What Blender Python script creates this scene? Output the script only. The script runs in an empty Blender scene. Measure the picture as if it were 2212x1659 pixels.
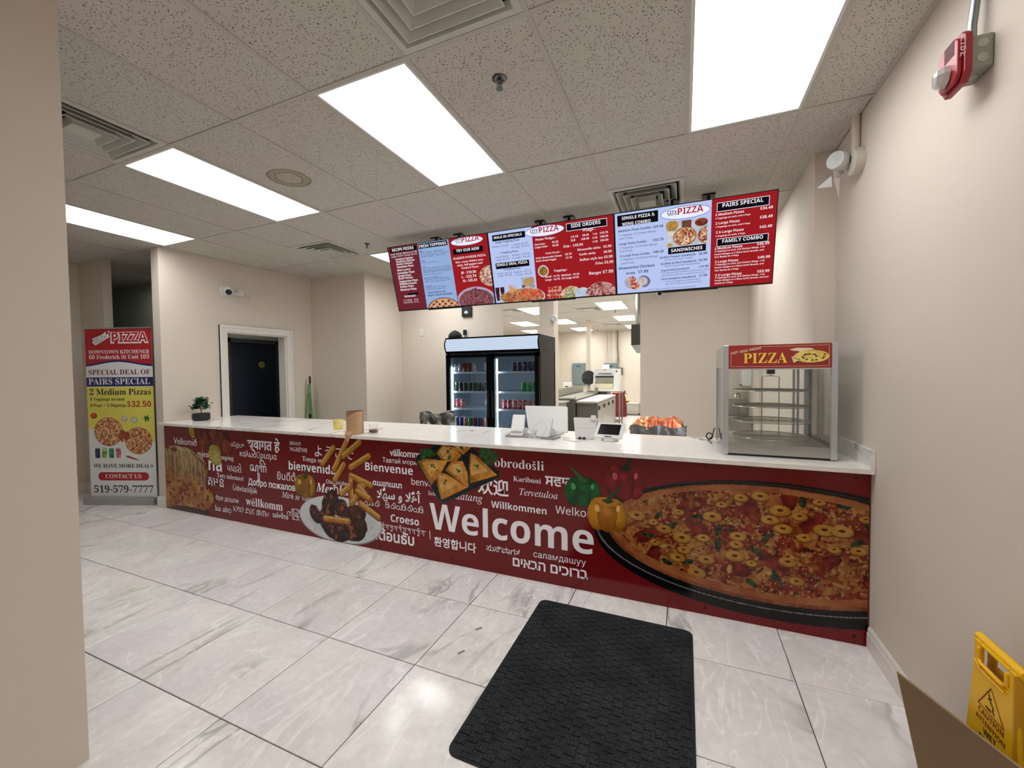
import bpy, math, random, os
import numpy as np
from mathutils import Matrix, Vector
random.seed(7)
sc = bpy.context.scene
COL = sc.collection
# ---------------------------------------------------------------- camera, world, exposure
RM = [[0.9222554577, -0.3865764167, -0.0018827582], [0.3864360988, 0.9217654980, 0.0318670408], [-0.0105835849, -0.0301171181, 0.9994903436]]
CAM = (1.8164034, -1.6258267, 1.5493007)
cd = bpy.data.cameras.new('camera'); cam = bpy.data.objects.new('camera', cd); COL.objects.link(cam)
cd.sensor_width = 36.0; cd.lens = 885.932 / 2212 * 36.0; cd.clip_start = 0.02; cd.clip_end = 100
m = Matrix.Identity(4)
for r in range(3):
    m[r][0] = RM[r][0]; m[r][1] = RM[r][2]; m[r][2] = -RM[r][1]; m[r][3] = CAM[r]
cam.matrix_world = m
sc.camera = cam
wd = bpy.data.worlds.new('world'); sc.world = wd; wd.use_nodes = True
wd.node_tree.nodes['Background'].inputs[0].default_value = (0.8, 0.82, 0.85, 1)
wd.node_tree.nodes['Background'].inputs[1].default_value = 0.3
sc.view_settings.view_transform = 'Standard'; sc.view_settings.look = 'None'
sc.view_settings.gamma = 1.0; sc.view_settings.use_curve_mapping = False
sc.view_settings.exposure = 0.0
sc.cycles.max_bounces = 10; sc.cycles.diffuse_bounces = 6; sc.cycles.glossy_bounces = 4; sc.cycles.transparent_max_bounces = 16
sc.cycles.caustics_reflective = False; sc.cycles.caustics_refractive = False
PANEL_W = 10.2      # radiance of the ceiling light diffusers
ZC = 3.02          # ceiling height
G = 0.6096
# ---------------------------------------------------------------- colours and materials
def lin(c):
    if isinstance(c, str): c = tuple(int(c[i:i+2], 16) for i in (0, 2, 4))
    return tuple((x/255/12.92 if x/255 <= 0.04045 else ((x/255+0.055)/1.055)**2.4) for x in c)
MATS = {}
def mat(name, c=(200, 200, 200), rough=0.6, metal=0.0, spec=0.5, bump=0.0, bscale=60, vary=0.0, vscale=6, emit=0.0, coat=0.0):
    if name in MATS: return MATS[name]
    M = bpy.data.materials.new(name); M.use_nodes = True; nt = M.node_tree; b = nt.nodes['Principled BSDF']
    c3 = lin(c)
    b.inputs['Base Color'].default_value = (*c3, 1); b.inputs['Roughness'].default_value = rough
    b.inputs['Metallic'].default_value = metal; b.inputs['Specular IOR Level'].default_value = spec
    if coat: b.inputs['Coat Weight'].default_value = coat; b.inputs['Coat Roughness'].default_value = 0.05
    if emit:
        b.inputs['Emission Color'].default_value = (*c3, 1); b.inputs['Emission Strength'].default_value = emit
    if bump or vary:
        tc = nt.nodes.new('ShaderNodeTexCoord')
        if vary:
            n = nt.nodes.new('ShaderNodeTexNoise'); n.inputs['Scale'].default_value = vscale; n.inputs['Detail'].default_value = 5
            nt.links.new(tc.outputs['Object'], n.inputs['Vector'])
            mr = nt.nodes.new('ShaderNodeMapRange'); mr.inputs['From Min'].default_value = .3; mr.inputs['From Max'].default_value = .7
            mr.inputs['To Min'].default_value = 1-vary; mr.inputs['To Max'].default_value = 1+vary
            nt.links.new(n.outputs['Fac'], mr.inputs['Value'])
            vm = nt.nodes.new('ShaderNodeVectorMath'); vm.operation = 'SCALE'; vm.inputs[0].default_value = c3
            nt.links.new(mr.outputs['Result'], vm.inputs['Scale']); nt.links.new(vm.outputs[0], b.inputs['Base Color'])
        if bump:
            n = nt.nodes.new('ShaderNodeTexNoise'); n.inputs['Scale'].default_value = bscale; n.inputs['Detail'].default_value = 4
            nt.links.new(tc.outputs['Object'], n.inputs['Vector'])
            bp = nt.nodes.new('ShaderNodeBump'); bp.inputs['Strength'].default_value = bump; bp.inputs['Distance'].default_value = 0.002
            nt.links.new(n.outputs['Fac'], bp.inputs['Height']); nt.links.new(bp.outputs[0], b.inputs['Normal'])
    MATS[name] = M; return M
def emis(name, c, s=1.0):
    if name in MATS: return MATS[name]
    M = bpy.data.materials.new(name); M.use_nodes = True; nt = M.node_tree; nt.nodes.clear()
    e = nt.nodes.new('ShaderNodeEmission'); o = nt.nodes.new('ShaderNodeOutputMaterial')
    e.inputs[0].default_value = (*lin(c), 1); e.inputs[1].default_value = s; nt.links.new(e.outputs[0], o.inputs[0])
    MATS[name] = M; return M
def lamp_mat(name, c, s):
    """prismatic diffuser: brighter straight down than sideways"""
    M = emis(name, c, s); nt = M.node_tree; e = [n for n in nt.nodes if n.type == 'EMISSION'][0]
    g = nt.nodes.new('ShaderNodeNewGeometry'); d = nt.nodes.new('ShaderNodeVectorMath'); d.operation = 'DOT_PRODUCT'
    nt.links.new(g.outputs['Normal'], d.inputs[0]); nt.links.new(g.outputs['Incoming'], d.inputs[1])
    a = nt.nodes.new('ShaderNodeMath'); a.operation = 'MULTIPLY_ADD'; a.inputs[1].default_value = .8*s; a.inputs[2].default_value = .34*s
    nt.links.new(d.outputs['Value'], a.inputs[0]); nt.links.new(a.outputs[0], e.inputs[1]); return M
def attr_mat(name, emission=False, rough=0.2, strength=1.0, spec=.5):
    M = bpy.data.materials.new(name); M.use_nodes = True; nt = M.node_tree
    a = nt.nodes.new('ShaderNodeAttribute'); a.attribute_name = 'Col'
    if emission:
        nt.nodes.remove(nt.nodes['Principled BSDF']); e = nt.nodes.new('ShaderNodeEmission'); e.inputs[1].default_value = strength
        nt.links.new(a.outputs['Color'], e.inputs[0]); nt.links.new(e.outputs[0], nt.nodes['Material Output'].inputs[0])
    else:
        b = nt.nodes['Principled BSDF']; nt.links.new(a.outputs['Color'], b.inputs['Base Color']); b.inputs['Roughness'].default_value = rough; b.inputs['Specular IOR Level'].default_value = spec
    MATS[name] = M; return M
def glass_mat(name, tint=(235, 240, 238), refl=0.08, rough=0.02):
    M = bpy.data.materials.new(name); M.use_nodes = True; nt = M.node_tree; nt.nodes.clear()
    t = nt.nodes.new('ShaderNodeBsdfTransparent'); t.inputs[0].default_value = (*lin(tint), 1)
    g = nt.nodes.new('ShaderNodeBsdfGlossy'); g.inputs['Roughness'].default_value = rough
    lw = nt.nodes.new('ShaderNodeLayerWeight'); lw.inputs[0].default_value = .5
    pw = nt.nodes.new('ShaderNodeMath'); pw.operation = 'POWER'; pw.inputs[1].default_value = 4; nt.links.new(lw.outputs['Facing'], pw.inputs[0])
    fr = nt.nodes.new('ShaderNodeMath'); fr.operation = 'MULTIPLY_ADD'; fr.inputs[1].default_value = .55; fr.inputs[2].default_value = .035; nt.links.new(pw.outputs[0], fr.inputs[0])
    mx = nt.nodes.new('ShaderNodeMixShader'); o = nt.nodes.new('ShaderNodeOutputMaterial')
    nt.links.new(fr.outputs[0], mx.inputs[0]); nt.links.new(t.outputs[0], mx.inputs[1]); nt.links.new(g.outputs[0], mx.inputs[2]); nt.links.new(mx.outputs[0], o.inputs[0])
    MATS[name] = M; return M
def ramp(nt, fac, stops):
    r = nt.nodes.new('ShaderNodeValToRGB'); cr = r.color_ramp
    while len(cr.elements) < len(stops): cr.elements.new(0.5)
    for e, (p, c) in zip(cr.elements, stops): e.position = p; e.color = (*c, 1)
    nt.links.new(fac, r.inputs[0]); return r.outputs[0]
def mixc(nt, f, a, b, mode='MIX'):
    x = nt.nodes.new('ShaderNodeMix'); x.data_type = 'RGBA'; x.blend_type = mode
    for s, v in ((0, f), (6, a), (7, b)):
        if hasattr(v, 'is_linked'): nt.links.new(v, x.inputs[s])
        else: x.inputs[s].default_value = v if s == 0 else (*v, 1)
    return x.outputs[2]
def noise(nt, vec, scale, detail=6, rough=.55, dist=0.0):
    n = nt.nodes.new('ShaderNodeTexNoise'); n.inputs['Scale'].default_value = scale; n.inputs['Detail'].default_value = detail
    n.inputs['Roughness'].default_value = rough; n.inputs['Distortion'].default_value = dist; nt.links.new(vec, n.inputs['Vector']); return n.outputs['Fac']
def obj_vec(nt, rnd=0.0, scale=(1, 1, 1)):
    tc = nt.nodes.new('ShaderNodeTexCoord'); v = tc.outputs['Object']
    mp = nt.nodes.new('ShaderNodeMapping'); mp.inputs['Scale'].default_value = scale; nt.links.new(v, mp.inputs['Vector'])
    if rnd:
        oi = nt.nodes.new('ShaderNodeObjectInfo'); sx = nt.nodes.new('ShaderNodeVectorMath'); sx.operation = 'SCALE'; sx.inputs[0].default_value = (rnd, rnd*1.7, rnd*.6)
        nt.links.new(oi.outputs['Random'], sx.inputs['Scale']); nt.links.new(sx.outputs[0], mp.inputs['Location'])
    return mp.outputs['Vector']
def marble(name, base, vein, tintA, tintB, rough, scale=1.0, rnd=37.0, vein_w=.035, amt=.8, rot=0.6):
    M = bpy.data.materials.new(name); M.use_nodes = True; nt = M.node_tree; b = nt.nodes['Principled BSDF']
    v = obj_vec(nt, rnd)
    cl = noise(nt, v, 2.2*scale, 7, .6, 1.2)
    c = mixc(nt, ramp(nt, cl, [(.3, (0, 0, 0)), (.7, (1, 1, 1))]), lin(tintA), lin(base))
    t2 = noise(nt, v, 1.1*scale, 3, .5, .6)
    c = mixc(nt, ramp(nt, t2, [(.42, (0, 0, 0)), (.68, (.55, .55, .55))]), c, lin(tintB))
    def veins(rotz, sc_, w, d):
        mp = nt.nodes.new('ShaderNodeMapping'); mp.inputs['Rotation'].default_value = (0, 0, rotz); mp.inputs['Scale'].default_value = (1, .35, 1); nt.links.new(v, mp.inputs['Vector'])
        n = noise(nt, mp.outputs[0], sc_*scale, 6, .5, d)
        return ramp(nt, n, [(.5-w, (0, 0, 0)), (.5, (1, 1, 1)), (.5+w*.5, (0, 0, 0))])
    v1 = veins(rot, 1.6, vein_w, .9); v2 = veins(rot+.5, 3.2, vein_w*.6, 1.6)
    mk = noise(nt, v, 1.7*scale, 2)
    mk = ramp(nt, mk, [(.42, (0, 0, 0)), (.6, (amt, amt, amt))])
    f1 = mixc(nt, 1.0, v1, mk, 'MULTIPLY'); c = mixc(nt, f1, c, lin(vein))
    f2 = mixc(nt, .5, (0, 0, 0), v2); c = mixc(nt, f2, c, tuple(min(1, x*1.15) for x in lin(base)))
    fine = noise(nt, v, 26*scale, 4); fr = ramp(nt, fine, [(.3, (.93, .93, .93)), (.7, (1.04, 1.04, 1.04))])
    c = mixc(nt, 1.0, c, fr, 'MULTIPLY')
    nt.links.new(c, b.inputs['Base Color']); b.inputs['Roughness'].default_value = rough
    MATS[name] = M; return M
W = mat('wall_paint', (214, 203, 191), .75, bump=.12, bscale=220, spec=.25)
WD = mat('unlit_wall_paint', (176, 178, 166), .8)  # greyer version of wall_paint; the dark rooms' shade is put into the colour
TRIM = mat('white_trim_paint', (226, 220, 214), .4)
FLOOR = marble('polished_marble_tile', (244, 241, 237), (158, 155, 151), (224, 220, 216), (224, 215, 222), .15, amt=.75)
GROUT = mat('dark_grout', (58, 53, 48), .9)
QUARTZ = marble('white_quartz', (234, 231, 226), (122, 114, 104), (228, 223, 217), (232, 228, 224), .18, scale=.8, rnd=0, vein_w=.016, amt=1.0, rot=1.2)
def tile_mat(name, stain=False):
    M = bpy.data.materials.new(name); M.use_nodes = True; nt = M.node_tree; b = nt.nodes['Principled BSDF']
    v = obj_vec(nt, 0 if stain else 51.0)
    vo = nt.nodes.new('ShaderNodeTexVoronoi'); vo.inputs['Scale'].default_value = 95
    mp = nt.nodes.new('ShaderNodeMapping'); mp.inputs['Scale'].default_value = (1, .8, 1); nt.links.new(v, mp.inputs['Vector']); nt.links.new(mp.outputs[0], vo.inputs['Vector'])
    n2 = noise(nt, v, 38, 3)
    pit = ramp(nt, vo.outputs['Distance'], [(.20, (1, 1, 1)), (.32, (0, 0, 0))])
    pm = ramp(nt, n2, [(.36, (0, 0, 0)), (.5, (1, 1, 1))])
    f = mixc(nt, 1.0, pit, pm, 'MULTIPLY')
    base = mixc(nt, ramp(nt, noise(nt, v, 1.5, 3), [(.35, (0, 0, 0)), (.65, (1, 1, 1))]), lin((204, 195, 190)), lin((199, 197, 187)))
    fine = ramp(nt, noise(nt, v, 300, 2), [(.3, (.9, .9, .9)), (.7, (1.05, 1.05, 1.05))])
    base = mixc(nt, 1.0, base, fine, 'MULTIPLY')
    c = mixc(nt, f, base, lin((98, 92, 86)))
    if stain:
        tc = nt.nodes.new('ShaderNodeTexCoord')
        nv = nt.nodes.new('ShaderNodeTexNoise'); nv.inputs['Scale'].default_value = 9; nt.links.new(tc.outputs['Object'], nv.inputs['Vector'])
        ad = nt.nodes.new('ShaderNodeVectorMath'); ad.operation = 'MULTIPLY_ADD'; ad.inputs[1].default_value = (.03, .03, 0); nt.links.new(nv.outputs['Color'], ad.inputs[0]); nt.links.new(tc.outputs['Object'], ad.inputs[2])
        sb = nt.nodes.new('ShaderNodeVectorMath'); sb.operation = 'MULTIPLY'; sb.inputs[1].default_value = (1/.16, 1/.145, 0); nt.links.new(ad.outputs[0], sb.inputs[0])
        ln = nt.nodes.new('ShaderNodeVectorMath'); ln.operation = 'LENGTH'; nt.links.new(sb.outputs[0], ln.inputs[0])
        ring = ramp(nt, ln.outputs['Value'], [(.0, (.25, .25, .25)), (.52, (.25, .25, .25)), (.62, (.75, .75, .75)), (.7, (.45, .45, .45)), (.93, (.6, .6, .6)), (.98, (1, 1, 1)), (1.0, (0, 0, 0))])
        c = mixc(nt, ring, c, lin((126, 106, 70)))
    nt.links.new(c, b.inputs['Base Color']); b.inputs['Roughness'].default_value = .9; b.inputs['Specular IOR Level'].default_value = .1
    MATS[name] = M; return M
CT = tile_mat('acoustic_tile'); CTS = tile_mat('stained_acoustic_tile', True)
for nm_, lo_, sz_, pw_ in (('passage_fill_light', (-5.6, 1.75, 2.95), .4, 1.5), ('hallway_fill_light', (-4.05, 2.5, 2.95), .3, 1.6)):  # added fill lights without fixtures, lifting the dark passage room and hallway
    ld = bpy.data.lights.new(nm_, 'AREA'); ld.size = sz_; ld.energy = pw_; ld.color = (1, 1, .95); lo = bpy.data.objects.new(nm_, ld); COL.objects.link(lo); lo.location = lo_
TBAR = mat('ceiling_grid_metal', (186, 181, 172), .5)
VENT = mat('vent_enamel', (196, 196, 188), .45)
BLACK = mat('black_plastic', (18, 18, 20), .35)
DARK = mat('dark_void', (22, 24, 26), .9)
WHITE = mat('white_plastic', (216, 216, 214), .3)
STEEL = mat('brushed_steel', (176, 176, 172), .32, metal=.9)
ALU = mat('satin_aluminium', (196, 202, 206), .34, metal=.85)
CHROME = mat('chrome_wire', (190, 186, 178), .2, metal=1)
# ---------------------------------------------------------------- mesh helpers (world coordinates; parts are shifted to their parent's base)
class MB:
    def __init__(s): s.v = []; s.f = []; s.mi = []; s.k = 0; s.M = None
    def add(s, vs, fs):
        o = len(s.v)
        if s.M is not None: vs = [tuple(s.M @ Vector(p)) for p in vs]
        s.v += [tuple(p) for p in vs]; s.f += [tuple(i+o for i in f) for f in fs]; s.mi += [s.k]*len(fs); return s
    def box(s, x0, x1, y0, y1, z0, z1):
        return s.add([(x0,y0,z0),(x1,y0,z0),(x1,y1,z0),(x0,y1,z0),(x0,y0,z1),(x1,y0,z1),(x1,y1,z1),(x0,y1,z1)],
                     [(0,3,2,1),(4,5,6,7),(0,1,5,4),(1,2,6,5),(2,3,7,6),(3,0,4,7)])
    def prism(s, poly, a0, a1, ax='z'):
        n = len(poly)
        def P(u, v, w): return (u, v, w) if ax == 'z' else ((u, w, v) if ax == 'y' else (w, u, v))
        vs = [P(u, v, a0) for u, v in poly]+[P(u, v, a1) for u, v in poly]
        return s.add(vs, [tuple(range(n-1, -1, -1)), tuple(range(n, 2*n))]+[(i, (i+1) % n, n+(i+1) % n, n+i) for i in range(n)])
    def tube(s, pts, r, n=8, caps=True, closed=False):
        pts = [Vector(p) for p in pts]; N = len(pts); rs = r if isinstance(r, (list, tuple)) else [r]*N
        vs = []; up = None
        for i, p in enumerate(pts):
            a = pts[(i-1) % N] if (closed or i) else p; b = pts[(i+1) % N] if (closed or i < N-1) else p
            t = (b-a).normalized() if (b-a).length > 1e-9 else Vector((0, 0, 1))
            if up is None: up = t.orthogonal().normalized()
            else:
                up = up-t*up.dot(t); up = up.normalized() if up.length > 1e-6 else t.orthogonal().normalized()
            w = t.cross(up)
            for k in range(n):
                q = 2*math.pi*k/n; vs.append(p+(up*math.cos(q)+w*math.sin(q))*rs[i])
        fs = [(i*n+k, i*n+(k+1) % n, ((i+1) % N)*n+(k+1) % n, ((i+1) % N)*n+k) for i in range(N if closed else N-1) for k in range(n)]
        if caps and not closed: fs += [tuple(range(n-1, -1, -1)), tuple(range((N-1)*n, N*n))]
        return s.add(vs, fs)
    def lathe(s, prof, c=(0, 0, 0), n=24, ax='z', sq=1.0):
        vs = []
        for r, h in prof:
            for k in range(n):
                q = 2*math.pi*k/n; u, v = r*math.cos(q), r*math.sin(q)*sq
                p = (u, v, h) if ax == 'z' else ((u, h, v) if ax == 'y' else (h, u, v))
                vs.append((c[0]+p[0], c[1]+p[1], c[2]+p[2]))
        N = len(prof); fs = [(i*n+k, i*n+(k+1) % n, (i+1)*n+(k+1) % n, (i+1)*n+k) for i in range(N-1) for k in range(n)]
        fs += [tuple(range(n-1, -1, -1)), tuple(range((N-1)*n, N*n))]
        return s.add(vs, fs)
    def grid(s, fn, nu, nv):
        vs = [fn(i/nu, j/nv) for j in range(nv+1) for i in range(nu+1)]
        return s.add(vs, [(j*(nu+1)+i, j*(nu+1)+i+1, (j+1)*(nu+1)+i+1, (j+1)*(nu+1)+i) for j in range(nv) for i in range(nu)])
def base_of(p):
    o = Vector((0, 0, 0))
    while p is not None: o += p.location; p = p.parent
    return o
def link(name, me, parent=None, label=None, cat=None, group=None, kind=None):
    o = bpy.data.objects.new(name, me); COL.objects.link(o)
    if parent is not None: o.parent = parent
    for k, v in (('label', label), ('category', cat), ('group', group), ('kind', kind)):
        if v: o[k] = v
    return o
def obj(name, mb, mats, parent=None, smooth=False, bev=0.0, loc=None, **tags):
    base = Vector(loc) if loc is not None and parent is None else base_of(parent)
    me = bpy.data.meshes.new(name)
    me.from_pydata([(v[0]-base.x, v[1]-base.y, v[2]-base.z) for v in mb.v], [], mb.f)
    for x in (mats if isinstance(mats, (list, tuple)) else [mats]): me.materials.append(x)
    if any(mb.mi): me.polygons.foreach_set('material_index', mb.mi)
    me.update()
    o = link(name, me, parent, **tags)
    if loc is not None and parent is None: o.location = loc
    if smooth:
        me.polygons.foreach_set('use_smooth', [True]*len(me.polygons))
        md = o.modifiers.new('split', 'EDGE_SPLIT'); md.split_angle = math.radians(40)
    if bev:
        md = o.modifiers.new('bevel', 'BEVEL'); md.width = bev; md.segments = 2; md.limit_method = 'ANGLE'
    return o
def thing(name, label, cat, loc, group=None, kind=None):
    o = link(name, None, None, label, cat, group, kind); o.location = loc; o.empty_display_size = .05; return o
def struct(name, mb, m_, parent=None, **k): return obj(name, mb, m_, parent, kind='structure' if parent is None else None, **k)
# ---------------------------------------------------------------- flat print: lettering and pictures on signs, screens, panels
class XF:
    """a flat board in the room: origin, unit axes right and up, outward normal"""
    def __init__(s, o, eu, ev): s.o = np.array(o, float); s.eu = np.array(eu, float); s.ev = np.array(ev, float); s.n = np.cross(s.eu, s.ev)
    def __call__(s, u, v, d=0.0): return tuple(s.o+s.eu*u+s.ev*v+s.n*d)
FD = None
try: FD = os.path.join(bpy.utils.resource_path('LOCAL'), 'datafiles', 'fonts')
except Exception: pass
FONT = None
try: FONT = bpy.data.fonts.load(os.path.join(FD, 'NotoSansMath-Regular.woff2'))
except Exception: FONT = None
def restyle(t, st):
    if st == 'B': st = 'b'
    if st not in ('b', 's', 's-', 'i', 'j'): return t
    up, lo, dg = {'b': (0x1D5D4, 0x1D5EE, 0x1D7EC), 's': (0x1D400, 0x1D41A, 0x1D7CE), 's-': (0x1D400, 0x1D41A, 0x1D7CE), 'i': (0x1D434, 0x1D44E, None), 'j': (0x1D468, 0x1D482, 0x1D7CE)}[st]
    r = ''
    for ch in t:
        if 'A' <= ch <= 'Z': r += chr(up+ord(ch)-65)
        elif 'a' <= ch <= 'z': r += '\u210e' if (st == 'i' and ch == 'h') else chr(lo+ord(ch)-97)
        elif '0' <= ch <= '9' and dg: r += chr(dg+ord(ch)-48)
        else: r += ch
    return r
def lettering(name, entries, xf, parent, colors, d=0.002, res=3, aspect=1.0, extra=None, **tags):
    """entries: (text, style, u, v, width, colour key)"""
    objs = []
    for e in entries:
        t, st = e[0], e[1]
        c = bpy.data.curves.new('t', 'FONT'); c.resolution_u = res
        if FONT is not None and all(ord(q) < 0x80 or ord(q) > 0x1D3FF or 0x370 <= ord(q) < 0x400 or ord(q) == 0x210e for q in restyle(t, st)): c.font = FONT
        c.body = restyle(t, st); c.size = 1.0
        c.offset = {'o': .022, 'B': .045, 's-': -.006, 'b': .0}.get(st, 0.0)
        o = bpy.data.objects.new('t', c); COL.objects.link(o); objs.append(o)
    bpy.context.view_layer.update(); dg = bpy.context.evaluated_depsgraph_get()
    V = []; F = []; MI = []; keys = []; off = 0
    for e, o in zip(entries, objs):
        ev = o.evaluated_get(dg); me = ev.to_mesh(); n = len(me.vertices)
        if n:
            co = np.empty(n*3); me.vertices.foreach_get('co', co); co = co.reshape(-1, 3)
            x0, x1 = co[:, 0].min(), co[:, 0].max(); k = e[4]/max(1e-6, x1-x0)
            ys = e[6] if len(e) > 6 else aspect
            u = e[2]+(co[:, 0]-x0)*k; v = e[3]+co[:, 1]*k*ys
            if len(e) > 7:
                q = e[7]; cu, cv = u-e[2], v-e[3]; u = e[2]+cu*math.cos(q)-cv*math.sin(q); v = e[3]+cu*math.sin(q)+cv*math.cos(q)
            P = xf.o+np.outer(u, xf.eu)+np.outer(v, xf.ev)+xf.n*d
            key = e[5]
            if key not in keys: keys.append(key)
            for p in me.polygons: F.append(tuple(i+off for i in p.vertices)); MI.append(keys.index(key))
            V += P.tolist(); off += n
        ev.to_mesh_clear()
    for o in objs:
        c = o.data; bpy.data.objects.remove(o); bpy.data.curves.remove(c)
    mb = MB(); mb.v = V; mb.f = F; mb.mi = MI
    if extra:
        for key, polys in extra:
            if key not in keys: keys.append(key)
            mb.k = keys.index(key)
            for pl in polys: mb.add([xf(u, v, d) for u, v in pl], [tuple(range(len(pl)))])
    tags.setdefault('kind', 'stuff')
    return obj(name, mb, [colors[k] for k in keys], parent, **tags)
def ribbon(pts, w):
    """flat strokes: list of quads along a polyline"""
    out = []
    for (a, b), (c, d_) in zip(pts[:-1], pts[1:]):
        L = math.hypot(c-a, d_-b) or 1e-6; nx, ny = -(d_-b)/L*w/2, (c-a)/L*w/2
        out.append([(a-nx, b-ny), (c-nx, d_-ny), (c+nx, d_+ny), (a+nx, b+ny)])
    return out
def vn(U, V, s, seed=0):
    r = np.random.RandomState(seed).rand(64, 64); x = U*s; y = V*s
    xi = np.floor(x).astype(int); yi = np.floor(y).astype(int); fx = x-xi; fy = y-yi; fx = fx*fx*(3-2*fx); fy = fy*fy*(3-2*fy)
    g = lambda i, j: r[i % 64, j % 64]
    return (g(xi, yi)*(1-fx)+g(xi+1, yi)*fx)*(1-fy)+(g(xi, yi+1)*(1-fx)+g(xi+1, yi+1)*fx)*fy
def fbm(U, V, s, seed=0): return vn(U, V, s, seed)*.5+vn(U, V, s*2.1, seed+1)*.3+vn(U, V, s*4.3, seed+2)*.2
class Cv:
    """small raster of coloured cells that becomes one flat mesh with vertex colours"""
    def __init__(s, u0, v0, u1, v1, cell):
        nx = max(2, int(round((u1-u0)/cell))); ny = max(2, int(round((v1-v0)/cell)))
        s.U, s.V = np.meshgrid(np.linspace(u0, u1, nx+1), np.linspace(v0, v1, ny+1)); s.C = np.zeros(s.U.shape+(3,)); s.A = np.zeros(s.U.shape, bool); s.w = u1-u0; s.sd = 0
    def paint(s, m_, c, c2=None, ns=40, thr=None, sh=None, seed=None):
        s.sd += 3; sd = s.sd if seed is None else seed
        c = np.array(lin(c)); U = s.U[m_]; V = s.V[m_]
        col = np.repeat(c[None], len(U), 0)
        if c2 is not None:
            n = fbm(U, V, ns, sd)[:, None]
            n = np.clip((n-.5)*3+.5, 0, 1) if thr is None else (n > thr).astype(float)
            col = col*(1-n)+np.array(lin(c2))[None]*n
        if sh is not None: col = col*sh[m_][:, None]
        s.C[m_] = col; s.A |= m_
    def ell(s, cx, cy, rx, ry, c, c2=None, ns=40, ang=0, rin=0, thr=None, shade=0, clip=None, wob=0):
        a = math.radians(ang); dx = s.U-cx; dy = s.V-cy; x = (dx*math.cos(a)+dy*math.sin(a))/rx; y = (-dx*math.sin(a)+dy*math.cos(a))/ry
        r = np.sqrt(x*x+y*y)
        if wob: r = r*(1+wob*(fbm(s.U, s.V, 1.5/max(rx, ry), int(cx*997) % 50)-.5))
        m_ = (r < 1) & (r >= rin)
        if clip is not None: m_ &= clip
        sh = np.clip(1-shade*(r**2)+shade*.35*(y-x), 0, 2) if shade else None
        s.paint(m_, c, c2, ns, thr, sh); return m_
    def poly(s, P, c, c2=None, ns=40, thr=None, clip=None, shade=None):
        ins = np.zeros(s.U.shape, bool); n = len(P)
        for i in range(n):
            x0, y0 = P[i]; x1, y1 = P[(i+1) % n]
            if y0 == y1: continue
            cnd = ((y0 > s.V) != (y1 > s.V)) & (s.U < (x1-x0)*(s.V-y0)/(y1-y0)+x0); ins ^= cnd
        if clip is not None: ins &= clip
        sh = None
        if shade is not None: gx, gy, k = shade; cx = sum(p[0] for p in P)/n; cy = sum(p[1] for p in P)/n; sh = np.clip(1+k*((s.U-cx)*gx+(s.V-cy)*gy), .2, 1.8)
        s.paint(ins, c, c2, ns, thr, sh); return ins
    def line(s, p, q, w, c, c2=None, ns=40, w2=None):
        px, py = p; dx, dy = q[0]-px, q[1]-py; L2 = dx*dx+dy*dy or 1e-9
        t = np.clip(((s.U-px)*dx+(s.V-py)*dy)/L2, 0, 1); d = np.hypot(s.U-px-t*dx, s.V-py-t*dy); ww = w if w2 is None else w+(w2-w)*t
        m_ = d < ww/2; r = d/(np.maximum(ww, 1e-6)/2); s.paint(m_, c, c2, ns, None, np.clip(1.12-.45*r*r, 0, 2)); return m_
    def build(s, name, xf, parent, m_, d=0.0012, gain=1.0, **tags):
        ny, nx = s.U.shape; idx = -np.ones(s.U.shape, int)
        A = s.A; fm = A[:-1, :-1] & A[1:, :-1] & A[:-1, 1:] & A[1:, 1:]
        use = np.zeros_like(A); use[:-1, :-1] |= fm; use[1:, :-1] |= fm; use[:-1, 1:] |= fm; use[1:, 1:] |= fm
        k = int(use.sum()); idx[use] = np.arange(k)
        P = xf.o+s.U[use][:, None]*xf.eu+s.V[use][:, None]*xf.ev+xf.n*d-np.array(base_of(parent))
        j, i = np.nonzero(fm); Q = np.stack([idx[j, i], idx[j, i+1], idx[j+1, i+1], idx[j+1, i]], 1)
        me = bpy.data.meshes.new(name); me.vertices.add(k); me.vertices.foreach_set('co', P.ravel())
        me.loops.add(len(Q)*4); me.loops.foreach_set('vertex_index', Q.ravel().astype(np.int32))
        me.polygons.add(len(Q)); me.polygons.foreach_set('loop_start', np.arange(len(Q), dtype=np.int32)*4)
        me.update(calc_edges=True)
        at = me.color_attributes.new('Col', 'FLOAT_COLOR', 'POINT'); c4 = np.ones((k, 4)); c4[:, :3] = np.clip(s.C[use]*gain, 0, 1.0); at.data.foreach_set('color', c4.ravel())
        me.materials.append(m_); return link(name, me, parent, **tags)
# ---------------------------------------------------------------- the rooms
WX = 2.7655; LX = -3.76; KY = 13.8
SK = Matrix(((1, .093, 0, -.093*1.19), (0, 1, 0, 0), (0, 0, 1, 0), (0, 0, 0, 1)))   # the left wall runs slightly askew
def MS():
    b = MB(); b.M = SK; return b
def rect_in(x0, x1, y0, y1):
    """ceiling or floor cell clipped to the rooms, or None"""
    cx, cy = (x0+x1)/2, (y0+y1)/2
    rooms = [(-5.55, WX, -3.2, 1.21), (LX, WX, 1.21, 3.15), (-2.5, WX, 3.15, 4.0), (-5.0, 2.62, 4.0, KY), (-7.2, -3.75, 1.21, 2.2), (-4.4, LX-.1, 1.8, 3.2)]
    for a, b, c, d in rooms:
        if a-.25 < cx < b+.25 and c-.5 < cy < d+.3: return True
    return False
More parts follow.
